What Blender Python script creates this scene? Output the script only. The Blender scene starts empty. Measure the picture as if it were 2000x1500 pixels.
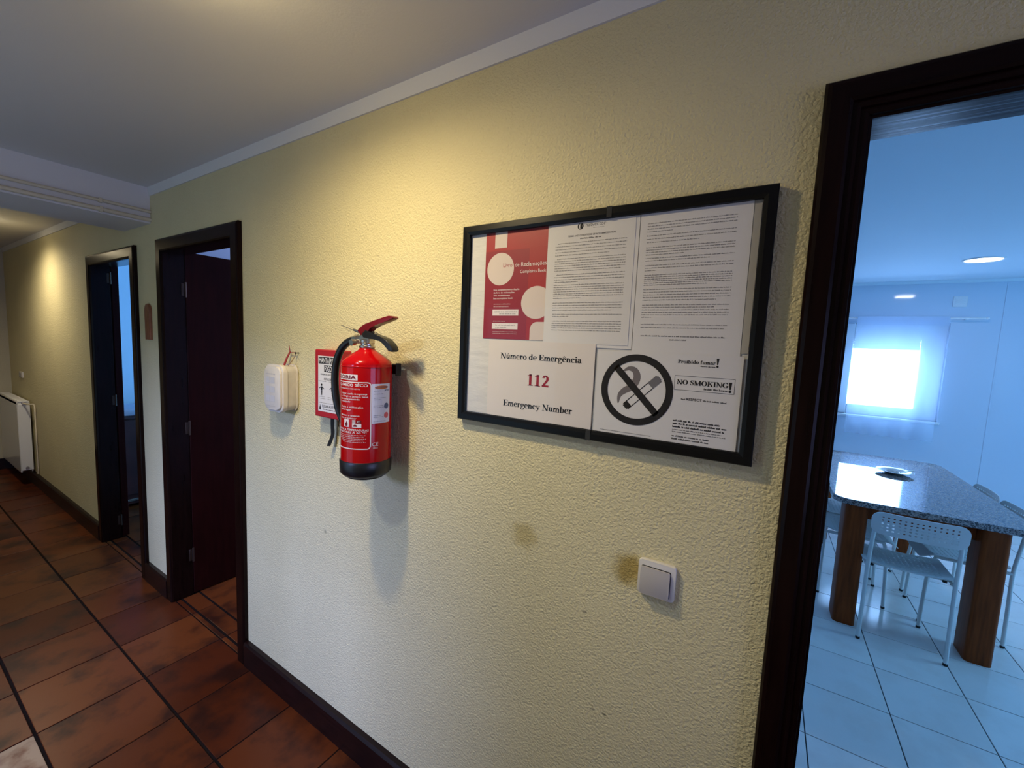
import bpy, bmesh, math, random
from mathutils import Vector, Matrix
random.seed(7)
sc = bpy.context.scene
col = sc.collection
PI = math.pi

# ------------------------------------------------------------------ camera, world, lights, exposure
cam_d = bpy.data.cameras.new('camera')
cam = bpy.data.objects.new('camera', cam_d)
col.objects.link(cam)
cam_d.sensor_width = 36.0
cam_d.lens = 36.0 * 807.35 / 2000.0
cam_d.clip_start = 0.02
yaw, pitch, roll = -0.5506, -0.0941, 0.0446
fw = Vector((math.sin(yaw) * math.cos(pitch), math.cos(yaw) * math.cos(pitch), math.sin(pitch)))
rt = Vector((math.cos(yaw), -math.sin(yaw), 0))
up = rt.cross(fw)
rt2 = rt * math.cos(roll) + up * math.sin(roll)
up2 = -rt * math.sin(roll) + up * math.cos(roll)
m = Matrix((rt2, up2, -fw)).transposed().to_4x4()
m.translation = Vector((0, -0.9488, 1.5828))
cam.matrix_world = m
sc.camera = cam

vs = sc.view_settings
vs.view_transform = 'Standard'
vs.look = 'None'
vs.exposure = 0.0
vs.gamma = 1.0
vs.use_curve_mapping = False
sc.cycles.use_denoising = True
sc.cycles.max_bounces = 10
sc.cycles.transparent_max_bounces = 16
sc.cycles.caustics_reflective = False
sc.cycles.caustics_refractive = False
sc.cycles.sample_clamp_indirect = 6.0

world = bpy.data.worlds.new('world')
sc.world = world
world.use_nodes = True
bg = world.node_tree.nodes['Background']
bg.inputs[0].default_value = (0.44, 0.71, 1.0, 1)
bg.inputs[1].default_value = 1.14


def area(name, loc, direction, sx, sy, power, color, spread=PI):
    d = bpy.data.lights.new(name, 'AREA')
    d.shape = 'RECTANGLE'
    d.size, d.size_y = sx, sy
    d.energy = power
    d.color = color
    d.spread = spread
    o = bpy.data.objects.new(name, d)
    o.location = loc
    o.rotation_euler = Vector(direction).to_track_quat('-Z', 'Z').to_euler()
    col.objects.link(o)
    return o


def spot(name, loc, target, power, color, angle, blend, radius):
    d = bpy.data.lights.new(name, 'SPOT')
    d.energy = power
    d.color = color
    d.spot_size = math.radians(angle)
    d.spot_blend = blend
    d.shadow_soft_size = radius
    o = bpy.data.objects.new(name, d)
    o.location = loc
    o.rotation_euler = (Vector(target) - Vector(loc)).to_track_quat('-Z', 'Y').to_euler()
    col.objects.link(o)
    return o


def point(name, loc, power, color, radius):
    d = bpy.data.lights.new(name, 'POINT')
    d.energy = power
    d.color = color
    d.shadow_soft_size = radius
    o = bpy.data.objects.new(name, d)
    o.location = loc
    col.objects.link(o)
    return o


# daylight outside each window
area('daylight_dining_far', (1.05, 5.02, 1.45), (0, -1, -0.05), 0.9, 0.9, 62, (0.30, 0.55, 1.000))
area('daylight_dining_side', (4.30, 2.6, 1.55), (-1, 0, -0.05), 2.2, 1.3, 118, (0.165, 0.53, 1.000))  # fill behind the added side window, for overall blue light
area('daylight_hall_end', (2.80, -0.95, 1.25), (-1, 0, -0.08), 1.5, 1.9, 38, (0.42, 0.42, 1.000))
area('daylight_hall_side', (-2.2, -5.0, 3.0), (0.1, 5.0, -2.2), 1.2, 1.4, 364.14, (0.344, 0.442, 1.000))
area('daylight_bedroom', (-2.35, 3.25, 1.5), (0, -1, 0), 1.0, 1.2, 95, (0.60, 0.66, 1.000))
area('daylight_far_room', (-3.7, 3.25, 1.5), (0, -1, 0), 1.0, 1.2, 120, (0.22, 0.58, 1.000))
# hallway ceiling lamps
spot('hall_lamp_light', (-1.00, -0.60, 2.335), (-1.00, -0.60, 0), 47.0, (1.000, 0.815, 0.49), 174, 0.84, 0.035)
spot('hall_lamp_light_cool', (-1.02, -1.12, 2.335), (-1.05, -0.75, 0), 22.4, (0.714, 0.821, 1.000), 125, 0.6, 0.03)
spot('hall_lamp_light_far', (-5.12, -0.42, 2.335), (-5.12, -0.42, 0), 52, (1.000, 0.857, 0.619), 160, 0.95, 0.035)
point('hall_lamp_glow', (-1.00, -0.60, 2.27), 2.88, (1.000, 0.778, 0.361), 0.04)
point('hall_lamp_glow_far', (-5.12, -0.42, 2.27), 1.2, (1.000, 0.833, 0.533), 0.04)
# dining ceiling lamp
area('dining_lamp_light', (1.343, 3.72, 2.375), (0, 0, -1), 0.16, 0.16, 3.5, (0.857, 0.857, 1.000))

# ------------------------------------------------------------------ materials


def new_mat(name):
    mt = bpy.data.materials.new(name)
    mt.use_nodes = True
    nt = mt.node_tree
    return mt, nt, nt.nodes['Principled BSDF'], nt.nodes['Material Output']


def mat(name, color, rough=0.5, metal=0.0, spec=0.5, noise=0.0, nscale=20.0, bump=0.0, bscale=200.0, bdist=0.001, coat=0.0, stretch=None, emit=None):
    mt, nt, b, out = new_mat(name)
    c = tuple(color) + (1,)
    b.inputs['Base Color'].default_value = c
    b.inputs['Roughness'].default_value = rough
    b.inputs['Metallic'].default_value = metal
    b.inputs['Specular IOR Level'].default_value = spec
    b.inputs['Coat Weight'].default_value = coat
    b.inputs['Coat Roughness'].default_value = 0.08
    if noise or bump:
        tc = nt.nodes.new('ShaderNodeTexCoord')
        mp = nt.nodes.new('ShaderNodeMapping')
        nt.links.new(tc.outputs['Object'], mp.inputs[0])
        if stretch:
            mp.inputs['Scale'].default_value = stretch
    if noise:
        n = nt.nodes.new('ShaderNodeTexNoise')
        n.inputs['Scale'].default_value = nscale
        n.inputs['Detail'].default_value = 5
        nt.links.new(mp.outputs[0], n.inputs['Vector'])
        mr = nt.nodes.new('ShaderNodeMapRange')
        mr.inputs[1].default_value = 0.3
        mr.inputs[2].default_value = 0.7
        mr.inputs[3].default_value = 1 - noise
        mr.inputs[4].default_value = 1 + noise
        nt.links.new(n.outputs[0], mr.inputs[0])
        vm = nt.nodes.new('ShaderNodeVectorMath')
        vm.operation = 'SCALE'
        vm.inputs[0].default_value = color
        nt.links.new(mr.outputs[0], vm.inputs['Scale'])
        nt.links.new(vm.outputs[0], b.inputs['Base Color'])
    if bump:
        n2 = nt.nodes.new('ShaderNodeTexNoise')
        n2.inputs['Scale'].default_value = bscale
        n2.inputs['Detail'].default_value = 3
        nt.links.new(mp.outputs[0], n2.inputs['Vector'])
        bp = nt.nodes.new('ShaderNodeBump')
        bp.inputs['Strength'].default_value = bump
        bp.inputs['Distance'].default_value = bdist
        nt.links.new(n2.outputs[0], bp.inputs['Height'])
        nt.links.new(bp.outputs[0], b.inputs['Normal'])
    if emit:
        b.inputs['Emission Color'].default_value = tuple(emit[0]) + (1,)
        b.inputs['Emission Strength'].default_value = emit[1]
    return mt


def stucco(name, color, strength, stains=()):
    mt, nt, b, out = new_mat(name)
    b.inputs['Roughness'].default_value = 0.52
    b.inputs['Specular IOR Level'].default_value = 0.35
    geo = nt.nodes.new('ShaderNodeNewGeometry')
    n1 = nt.nodes.new('ShaderNodeTexNoise')
    n1.inputs['Scale'].default_value = 165
    n1.inputs['Detail'].default_value = 3.0
    n1.inputs['Roughness'].default_value = 0.55
    n1.inputs['Distortion'].default_value = 0.6
    nt.links.new(geo.outputs['Position'], n1.inputs['Vector'])
    v = nt.nodes.new('ShaderNodeTexVoronoi')
    v.feature = 'SMOOTH_F1'
    v.inputs['Scale'].default_value = 185
    nt.links.new(geo.outputs['Position'], v.inputs['Vector'])
    ad = nt.nodes.new('ShaderNodeMath')
    ad.operation = 'MULTIPLY_ADD'
    ad.inputs[1].default_value = -0.45
    nt.links.new(v.outputs['Distance'], ad.inputs[0])
    nt.links.new(n1.outputs[0], ad.inputs[2])
    bp = nt.nodes.new('ShaderNodeBump')
    bp.inputs['Strength'].default_value = strength
    bp.inputs['Distance'].default_value = 0.0052
    nt.links.new(ad.outputs[0], bp.inputs['Height'])
    nt.links.new(bp.outputs[0], b.inputs['Normal'])
    # faint unevenness of the paint
    n2 = nt.nodes.new('ShaderNodeTexNoise')
    n2.inputs['Scale'].default_value = 2.2
    n2.inputs['Detail'].default_value = 4
    nt.links.new(geo.outputs['Position'], n2.inputs['Vector'])
    mr = nt.nodes.new('ShaderNodeMapRange')
    mr.inputs[1].default_value, mr.inputs[2].default_value = 0.3, 0.7
    mr.inputs[3].default_value, mr.inputs[4].default_value = 0.95, 1.04
    nt.links.new(n2.outputs[0], mr.inputs[0])
    vm = nt.nodes.new('ShaderNodeVectorMath')
    vm.operation = 'SCALE'
    vm.inputs[0].default_value = color
    nt.links.new(mr.outputs[0], vm.inputs['Scale'])
    cur = vm.outputs[0]
    for (cx, cz, rx, rz, colr, amt) in stains:
        mp = nt.nodes.new('ShaderNodeMapping')
        mp.inputs['Location'].default_value = (-cx / rx, 0, -cz / rz)
        mp.inputs['Scale'].default_value = (1 / rx, 0.0, 1 / rz)
        nt.links.new(geo.outputs['Position'], mp.inputs[0])
        ln = nt.nodes.new('ShaderNodeVectorMath')
        ln.operation = 'LENGTH'
        nt.links.new(mp.outputs[0], ln.inputs[0])
        nn = nt.nodes.new('ShaderNodeTexNoise')
        nn.inputs['Scale'].default_value = 30
        nt.links.new(geo.outputs['Position'], nn.inputs['Vector'])
        sm = nt.nodes.new('ShaderNodeMath')
        sm.operation = 'MULTIPLY_ADD'
        sm.inputs[1].default_value = 0.9
        nt.links.new(nn.outputs[0], sm.inputs[0])
        nt.links.new(ln.outputs['Value'], sm.inputs[2])
        m2 = nt.nodes.new('ShaderNodeMapRange')
        m2.interpolation_type = 'SMOOTHSTEP'
        m2.inputs[1].default_value, m2.inputs[2].default_value = 0.75, 1.45
        m2.inputs[3].default_value, m2.inputs[4].default_value = amt, 0.0
        nt.links.new(sm.outputs[0], m2.inputs[0])
        mx = nt.nodes.new('ShaderNodeMix')
        mx.data_type = 'RGBA'
        nt.links.new(m2.outputs[0], mx.inputs['Factor'])
        nt.links.new(cur, mx.inputs['A'])
        mx.inputs['B'].default_value = tuple(colr) + (1,)
        cur = mx.outputs['Result']
    nt.links.new(cur, b.inputs['Base Color'])
    return mt


def tile_mat(name, c1, c2, c3, rough, pale=0.0, spec=0.3):
    """glazed or waxed tile: shade differs from tile to tile (object random) with clouded stains"""
    mt, nt, b, out = new_mat(name)
    oi = nt.nodes.new('ShaderNodeObjectInfo')
    geo = nt.nodes.new('ShaderNodeNewGeometry')
    n = nt.nodes.new('ShaderNodeTexNoise')
    n.inputs['Scale'].default_value = 5.5
    n.inputs['Detail'].default_value = 6
    n.inputs['Roughness'].default_value = 0.6
    n.noise_dimensions = '4D'
    ml = nt.nodes.new('ShaderNodeMath')
    ml.operation = 'MULTIPLY'
    ml.inputs[1].default_value = 37.0
    nt.links.new(oi.outputs['Random'], ml.inputs[0])
    nt.links.new(ml.outputs[0], n.inputs['W'])
    nt.links.new(geo.outputs['Position'], n.inputs['Vector'])
    rp = nt.nodes.new('ShaderNodeValToRGB')
    rp.color_ramp.elements[0].color = tuple(c1) + (1,)
    rp.color_ramp.elements[1].color = tuple(c2) + (1,)
    rp.color_ramp.elements[0].position = 0.0
    rp.color_ramp.elements[1].position = 1.0
    nt.links.new(oi.outputs['Random'], rp.inputs[0])
    mr = nt.nodes.new('ShaderNodeMapRange')
    mr.inputs[1].default_value, mr.inputs[2].default_value = 0.47, 0.62
    mr.inputs[3].default_value, mr.inputs[4].default_value = 0.0, 0.85
    nt.links.new(n.outputs[0], mr.inputs[0])
    mx = nt.nodes.new('ShaderNodeMix')
    mx.data_type = 'RGBA'
    nt.links.new(mr.outputs[0], mx.inputs['Factor'])
    nt.links.new(rp.outputs[0], mx.inputs['A'])
    mx.inputs['B'].default_value = tuple(c3) + (1,)
    res = mx.outputs['Result']
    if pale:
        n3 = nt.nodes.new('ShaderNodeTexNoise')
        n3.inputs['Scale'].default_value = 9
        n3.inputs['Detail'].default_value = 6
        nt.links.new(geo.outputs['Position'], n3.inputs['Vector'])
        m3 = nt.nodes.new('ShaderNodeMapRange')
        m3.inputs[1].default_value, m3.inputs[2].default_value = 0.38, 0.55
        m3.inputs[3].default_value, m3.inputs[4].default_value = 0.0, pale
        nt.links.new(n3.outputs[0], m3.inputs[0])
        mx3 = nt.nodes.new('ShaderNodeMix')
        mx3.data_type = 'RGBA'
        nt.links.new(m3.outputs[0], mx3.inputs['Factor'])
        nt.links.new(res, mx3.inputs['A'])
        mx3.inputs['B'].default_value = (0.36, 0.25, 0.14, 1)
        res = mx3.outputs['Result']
    nt.links.new(res, b.inputs['Base Color'])
    r2 = nt.nodes.new('ShaderNodeMapRange')
    r2.inputs[3].default_value, r2.inputs[4].default_value = rough * 0.8, rough * 1.35
    nt.links.new(n.outputs[0], r2.inputs[0])
    nt.links.new(r2.outputs[0], b.inputs['Roughness'])
    b.inputs['Specular IOR Level'].default_value = spec
    bp = nt.nodes.new('ShaderNodeBump')
    bp.inputs['Strength'].default_value = 0.25
    bp.inputs['Distance'].default_value = 0.004
    nt.links.new(n.outputs[0], bp.inputs['Height'])
    nt.links.new(bp.outputs[0], b.inputs['Normal'])
    return mt


def glass_mat(name, tint=(1, 1, 1), refl=0.04):
    mt, nt, b, out = new_mat(name)
    nt.nodes.remove(b)
    t = nt.nodes.new('ShaderNodeBsdfTransparent')
    t.inputs[0].default_value = tuple(tint) + (1,)
    g = nt.nodes.new('ShaderNodeBsdfGlossy')
    g.inputs['Roughness'].default_value = 0.02
    lw = nt.nodes.new('ShaderNodeLayerWeight')
    lw.inputs[0].default_value = 0.5
    pw = nt.nodes.new('ShaderNodeMath')
    pw.operation = 'POWER'
    pw.inputs[1].default_value = 5.0
    nt.links.new(lw.outputs['Facing'], pw.inputs[0])
    f = nt.nodes.new('ShaderNodeMath')
    f.operation = 'MULTIPLY_ADD'
    f.inputs[1].default_value = 0.9
    f.inputs[2].default_value = refl
    nt.links.new(pw.outputs[0], f.inputs[0])
    mx = nt.nodes.new('ShaderNodeMixShader')
    nt.links.new(f.outputs[0], mx.inputs[0])
    nt.links.new(t.outputs[0], mx.inputs[1])
    nt.links.new(g.outputs[0], mx.inputs[2])
    nt.links.new(mx.outputs[0], out.inputs[0])
    return mt


def sheer_mat(name, color, through):
    mt, nt, b, out = new_mat(name)
    nt.nodes.remove(b)
    t = nt.nodes.new('ShaderNodeBsdfTransparent')
    d = nt.nodes.new('ShaderNodeBsdfDiffuse')
    d.inputs[0].default_value = tuple(color) + (1,)
    l = nt.nodes.new('ShaderNodeBsdfTranslucent')
    l.inputs[0].default_value = tuple(color) + (1,)
    m1 = nt.nodes.new('ShaderNodeMixShader')
    m1.inputs[0].default_value = 0.5
    nt.links.new(d.outputs[0], m1.inputs[1])
    nt.links.new(l.outputs[0], m1.inputs[2])
    m2 = nt.nodes.new('ShaderNodeMixShader')
    m2.inputs[0].default_value = 1 - through
    nt.links.new(t.outputs[0], m2.inputs[1])
    nt.links.new(m1.outputs[0], m2.inputs[2])
    nt.links.new(m2.outputs[0], out.inputs[0])
    return mt


def glare_pane_mat(name):
    mt, nt, b, out = new_mat(name)
    nt.nodes.remove(b)
    t = nt.nodes.new('ShaderNodeBsdfTransparent')
    l = nt.nodes.new('ShaderNodeBsdfTranslucent')
    l.inputs[0].default_value = (0.9, 0.92, 0.92, 1)
    mx = nt.nodes.new('ShaderNodeMixShader')
    mx.inputs[0].default_value = 0.55
    nt.links.new(t.outputs[0], mx.inputs[1])
    nt.links.new(l.outputs[0], mx.inputs[2])
    nt.links.new(mx.outputs[0], out.inputs[0])
    return mt


def granite_mat(name):
    mt, nt, b, out = new_mat(name)
    geo = nt.nodes.new('ShaderNodeNewGeometry')
    v = nt.nodes.new('ShaderNodeTexVoronoi')
    v.inputs['Scale'].default_value = 170
    nt.links.new(geo.outputs['Position'], v.inputs['Vector'])
    sep = nt.nodes.new('ShaderNodeSeparateColor')
    nt.links.new(v.outputs['Color'], sep.inputs[0])
    rp = nt.nodes.new('ShaderNodeValToRGB')
    rp.color_ramp.interpolation = 'CONSTANT'
    els = rp.color_ramp.elements
    els[0].color = (0.075, 0.065, 0.066, 1)
    els[0].position = 0
    els[1].color = (0.30, 0.25, 0.23, 1)
    els[1].position = 0.28
    e = els.new(0.6)
    e.color = (0.42, 0.36, 0.33, 1)
    e = els.new(0.85)
    e.color = (0.17, 0.14, 0.14, 1)
    nt.links.new(sep.outputs[0], rp.inputs[0])
    nt.links.new(rp.outputs[0], b.inputs['Base Color'])
    b.inputs['Roughness'].default_value = 0.02
    b.inputs['Specular IOR Level'].default_value = 0.9
    return mt


M = {}
M['wall'] = stucco('yellow_stucco', (0.685, 0.605, 0.352), 0.72, stains=[
    (-0.520, 1.068, 0.055, 0.05, (0.40, 0.30, 0.08), 0.55),
    (-0.235, 1.068, 0.050, 0.055, (0.36, 0.24, 0.04), 0.8),
    (-0.270, 0.677, 0.010, 0.005, (0.10, 0.09, 0.06), 0.9),
    (-0.300, 0.676, 0.010, 0.006, (0.25, 0.22, 0.15), 0.6),
    (-0.337, 0.921, 0.010, 0.005, (0.16, 0.13, 0.09), 0.7),
    (-1.404, 0.829, 0.010, 0.009, (0.25, 0.22, 0.13), 0.8)])
M['wall_far'] = stucco('cream_stucco', (0.50, 0.46, 0.33), 0.5)
M['ceiling'] = mat('white_ceiling_paint', (0.66, 0.65, 0.64), 0.8, bump=0.15, bscale=160, bdist=0.002)
M['band'] = mat('white_band_paint', (0.72, 0.71, 0.70), 0.7, bump=0.3, bscale=90, bdist=0.003)
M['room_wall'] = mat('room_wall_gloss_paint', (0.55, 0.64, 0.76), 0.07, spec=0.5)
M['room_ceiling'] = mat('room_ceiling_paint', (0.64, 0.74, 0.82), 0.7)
M['wood_dark'] = mat('dark_varnished_wood', (0.0075, 0.0026, 0.0020), 0.25, spec=0.10, noise=0.35, nscale=9, stretch=(8, 8, 0.7))
M['wood_head'] = mat('dark_varnished_wood_along', (0.0075, 0.0028, 0.0022), 0.2, spec=0.5, noise=0.35, nscale=9, stretch=(0.35, 8, 8), bump=0.22, bscale=12, bdist=0.002)
M['wood_beam'] = mat('dark_varnished_wood_lengthwise', (0.0075, 0.0026, 0.0020), 0.25, spec=0.10, noise=0.35, nscale=9, stretch=(0.7, 8, 8))
M['dull_metal'] = mat('dull_bronze', (0.045, 0.026, 0.018), 0.45, metal=0.5)
M['wood_leaf'] = mat('reddish_door_wood', (0.015, 0.0025, 0.0022), 0.4, spec=0.06, noise=0.25, nscale=8, stretch=(6, 6, 0.6))
M['wood_base'] = mat('dark_skirting_wood', (0.010, 0.003, 0.0025), 0.34, spec=0.25, noise=0.45, nscale=10, stretch=(0.9, 9, 9))
M['terracotta'] = tile_mat('waxed_terracotta', (0.068, 0.0125, 0.0030), (0.130, 0.032, 0.0070), (0.020, 0.0055, 0.0035), 0.33, spec=0.25)
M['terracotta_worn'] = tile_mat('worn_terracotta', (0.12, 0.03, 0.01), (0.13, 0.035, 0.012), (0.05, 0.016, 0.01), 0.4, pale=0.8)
M['grout'] = mat('dark_grout', (0.010, 0.006, 0.0045), 0.85, spec=0.08, noise=0.3, nscale=40, bump=0.4, bscale=120)
M['white_tile'] = tile_mat('white_glazed_tile', (0.88, 0.80, 0.75), (0.91, 0.84, 0.78), (0.84, 0.75, 0.69), 0.14, spec=0.5)
M['slate_grout'] = mat('slate_grout', (0.030, 0.035, 0.045), 0.8)
M['red'] = mat('red_enamel', (0.40, 0.001, 0.003), 0.14, spec=0.32)
M['red_dark'] = mat('dark_red_enamel', (0.14, 0.003, 0.007), 0.3, spec=0.35)
M['red_plastic'] = mat('red_plastic', (0.40, 0.012, 0.022), 0.35)
M['black'] = mat('black_rubber', (0.008, 0.008, 0.009), 0.35, noise=0.2, nscale=60)
M['black_frame'] = mat('black_lacquer', (0.004, 0.004, 0.004), 0.3, spec=0.2, bump=0.05, bscale=60)
M['metal'] = mat('brushed_metal', (0.55, 0.50, 0.42), 0.28, metal=1.0, noise=0.1, nscale=80)
M['paper'] = mat('white_paper', (0.66, 0.64, 0.62), 0.75, noise=0.02, nscale=6)
M['paper_backing'] = mat('crumpled_paper', (0.62, 0.61, 0.59), 0.75, bump=0.5, bscale=14, bdist=0.006, stretch=(1, 1, 2.5))
M['paper_cream'] = mat('cream_paper', (0.68, 0.62, 0.57), 0.7, noise=0.02, nscale=5)
M['ink'] = mat('black_ink', (0.012, 0.011, 0.012), 0.6, spec=0.2)
M['ink_grey'] = mat('grey_print', (0.15, 0.145, 0.155), 0.6, spec=0.2)
M['ink_smoke'] = mat('smoke_grey_print', (0.16, 0.14, 0.14), 0.6, spec=0.2)
M['ink_red'] = mat('red_print', (0.30, 0.006, 0.016), 0.6, spec=0.2)
M['poster_red'] = mat('poster_red', (0.33, 0.008, 0.012), 0.45, noise=0.06, nscale=8)
M['poster_deep'] = mat('poster_deep_red', (0.25, 0.004, 0.016), 0.45)
M['poster_pink'] = mat('pale_pink_print', (0.63, 0.54, 0.49), 0.6)
M['white_print'] = mat('white_print', (0.72, 0.66, 0.64), 0.5)
M['orange_print'] = mat('orange_print', (0.62, 0.16, 0.02), 0.5)
M['blue_print'] = mat('blue_print', (0.07, 0.10, 0.20), 0.5)
M['pink_print'] = mat('red_pink_print', (0.62, 0.10, 0.13), 0.5)
M['label_white'] = mat('white_label', (0.66, 0.68, 0.78), 0.35)
M['plastic_white'] = mat('white_plastic', (0.66, 0.60, 0.50), 0.38, noise=0.03, nscale=30)
M['plastic_tub'] = mat('cloudy_plastic', (0.58, 0.53, 0.44), 0.45, noise=0.12, nscale=25)
M['switch'] = mat('switch_plastic', (0.42, 0.39, 0.37), 0.35)
M['switch_plate'] = mat('switch_plate_plastic', (0.64, 0.61, 0.57), 0.25)
M['radiator'] = mat('radiator_enamel', (0.70, 0.70, 0.70), 0.12)
M['conduit'] = mat('cream_conduit', (0.60, 0.53, 0.38), 0.5)
M['plaque'] = mat('brown_plaque_wood', (0.20, 0.075, 0.035), 0.5, noise=0.3, nscale=12, stretch=(6, 6, 1))
M['table_wood'] = mat('brown_table_wood', (0.23, 0.048, 0.010), 0.45, spec=0.12, noise=0.3, nscale=8, stretch=(9, 9, 0.6))
M['granite'] = granite_mat('polished_granite')
M['chair'] = mat('white_chair_enamel', (0.76, 0.76, 0.74), 0.35)
M['foot'] = mat('black_chair_foot', (0.012, 0.012, 0.013), 0.6)
M['plate'] = mat('white_glazed_ceramic', (0.78, 0.78, 0.76), 0.12)
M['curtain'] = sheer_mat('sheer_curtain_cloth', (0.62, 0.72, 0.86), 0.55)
M['frame_white'] = mat('white_window_frame', (0.74, 0.77, 0.80), 0.35)
M['glass'] = glass_mat('clear_glass', refl=0.02)
M['frosted'] = glare_pane_mat('frosted_window_glass')  # translucency added so the pane glows as the bright sky would
M['lamp'] = mat('lit_lamp_disc', (0.9, 0.9, 0.9), 0.5, emit=((0.95, 0.98, 1.0), 8.0))
M['lamp_warm'] = mat('lit_lamp_disc_warm', (0.9, 0.9, 0.9), 0.5, emit=((1.0, 0.85, 0.6), 10.0))
M['cabinet'] = mat('red_brown_cabinet_wood', (0.045, 0.010, 0.009), 0.4, noise=0.25, nscale=8)
M['bedding'] = mat('lavender_cloth', (0.50, 0.50, 0.62), 0.8)

# ------------------------------------------------------------------ mesh helpers


def link(name, me, m=None, parent=None, loc=None):
    o = bpy.data.objects.new(name, me)
    col.objects.link(o)
    if m is not None:
        me.materials.clear()
        me.materials.append(m)
    if parent is not None:
        o.parent = parent
    if loc is not None:
        o.location = loc
    return o


def empty(name, loc=(0, 0, 0), rz=0.0):
    o = bpy.data.objects.new(name, None)
    o.location = loc
    o.rotation_euler = (0, 0, rz)
    o.empty_display_size = 0.05
    col.objects.link(o)
    return o


def tag(o, label=None, cat=None, group=None, kind=None):
    if label:
        o['label'] = label
    if cat:
        o['category'] = cat
    if group:
        o['group'] = group
    if kind:
        o['kind'] = kind
    return o


class MB:
    def __init__(self):
        self.bm = bmesh.new()

    def box(self, x0, x1, y0, y1, z0, z1, bev=0.0, seg=1):
        r = bmesh.ops.create_cube(self.bm, size=1.0)
        vs_ = r['verts']
        for v in vs_:
            v.co = Vector((x0 + (v.co.x + 0.5) * (x1 - x0), y0 + (v.co.y + 0.5) * (y1 - y0), z0 + (v.co.z + 0.5) * (z1 - z0)))
        if bev:
            es = list({e for v in vs_ for e in v.link_edges})
            bmesh.ops.bevel(self.bm, geom=es, offset=bev, segments=seg, affect='EDGES', profile=0.5)
        return self

    def tube(self, pts, r, n=10, cap=True, flat=1.0):
        pts = [Vector(p) for p in pts]
        rs = r if isinstance(r, (list, tuple)) else [r] * len(pts)
        rings = []
        ref = None
        for i, p in enumerate(pts):
            a = pts[max(0, i - 1)]
            b = pts[min(len(pts) - 1, i + 1)]
            t = (b - a).normalized()
            if ref is None:
                ref = Vector((0, 0, 1)) if abs(t.z) < 0.9 else Vector((0, 1, 0))
            u = (ref - t * ref.dot(t)).normalized()
            w = t.cross(u)
            ref = u
            rings.append([self.bm.verts.new(p + (u * math.cos(2 * PI * k / n) * flat + w * math.sin(2 * PI * k / n)) * rs[i]) for k in range(n)])
        for i in range(len(rings) - 1):
            for k in range(n):
                self.bm.faces.new((rings[i][k], rings[i][(k + 1) % n], rings[i + 1][(k + 1) % n], rings[i + 1][k]))
        if cap:
            self.bm.faces.new(list(reversed(rings[0])))
            self.bm.faces.new(rings[-1])
        return self

    def lathe(self, prof, cx=0, cy=0, n=48, axis='z', cap=True):
        rings = []
        for (r, z) in prof:
            ring = []
            for k in range(n):
                a = 2 * PI * k / n
                c, s = math.cos(a) * r, math.sin(a) * r
                if axis == 'z':
                    p = (cx + c, cy + s, z)
                elif axis == 'y':
                    p = (cx + c, z, cy + s)
                else:
                    p = (z, cx + c, cy + s)
                ring.append(self.bm.verts.new(p))
            rings.append(ring)
        for i in range(len(rings) - 1):
            for k in range(n):
                self.bm.faces.new((rings[i][k], rings[i][(k + 1) % n], rings[i + 1][(k + 1) % n], rings[i + 1][k]))
        if cap:
            self.bm.faces.new(list(reversed(rings[0])))
            self.bm.faces.new(rings[-1])
        return self

    def prism(self, poly, a0, a1, axis='y', bev=0.0, seg=2):
        """poly: (u, v) outline; axis y: (x, z), axis z: (x, y), axis x: (y, z)"""
        def P(u, v, a):
            return (u, a, v) if axis == 'y' else ((u, v, a) if axis == 'z' else (a, u, v))
        va = [self.bm.verts.new(P(u, v, a0)) for u, v in poly]
        vb = [self.bm.verts.new(P(u, v, a1)) for u, v in poly]
        n = len(poly)
        fa = self.bm.faces.new(va)
        fb = self.bm.faces.new(list(reversed(vb)))
        for i in range(n):
            self.bm.faces.new((va[i], vb[i], vb[(i + 1) % n], va[(i + 1) % n]))
        if bev:
            es = list(set(fa.edges) | set(fb.edges))
            bmesh.ops.bevel(self.bm, geom=es, offset=bev, segments=seg, affect='EDGES', profile=0.5)
        return self

    def poly(self, pts):
        self.bm.faces.new([self.bm.verts.new(p) for p in pts])
        return self

    def build(self, name, m, parent=None, smooth=None, loc=None):
        bmesh.ops.recalc_face_normals(self.bm, faces=self.bm.faces[:])
        me = bpy.data.meshes.new(name)
        self.bm.to_mesh(me)
        self.bm.free()
        if smooth is not None:
            for p in me.polygons:
                p.use_smooth = True
            try:
                me.set_sharp_from_angle(angle=math.radians(smooth))
            except Exception:
                pass
        return link(name, me, m, parent, loc)


def rrect(x0, x1, z0, z1, r, n=6):
    pts = []
    for cx, cz, a in ((x1 - r, z1 - r, 0), (x0 + r, z1 - r, 90), (x0 + r, z0 + r, 180), (x1 - r, z0 + r, 270)):
        for k in range(n + 1):
            t = math.radians(a + 90 * k / n)
            pts.append((cx + r * math.cos(t), cz + r * math.sin(t)))
    return pts


def smooth_path(pts, sub=6):
    """Catmull-Rom through pts"""
    P = [Vector(p) for p in pts]
    out = []
    for i in range(len(P) - 1):
        p0, p1, p2, p3 = P[max(0, i - 1)], P[i], P[i + 1], P[min(len(P) - 1, i + 2)]
        for k in range(sub):
            t = k / sub
            out.append(0.5 * ((2 * p1) + (-p0 + p2) * t + (2 * p0 - 5 * p1 + 4 * p2 - p3) * t * t + (-p0 + 3 * p1 - 3 * p2 + p3) * t ** 3))
    out.append(P[-1])
    return out


# ------------------------------------------------------------------ flat print: lettering as geometry


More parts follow.
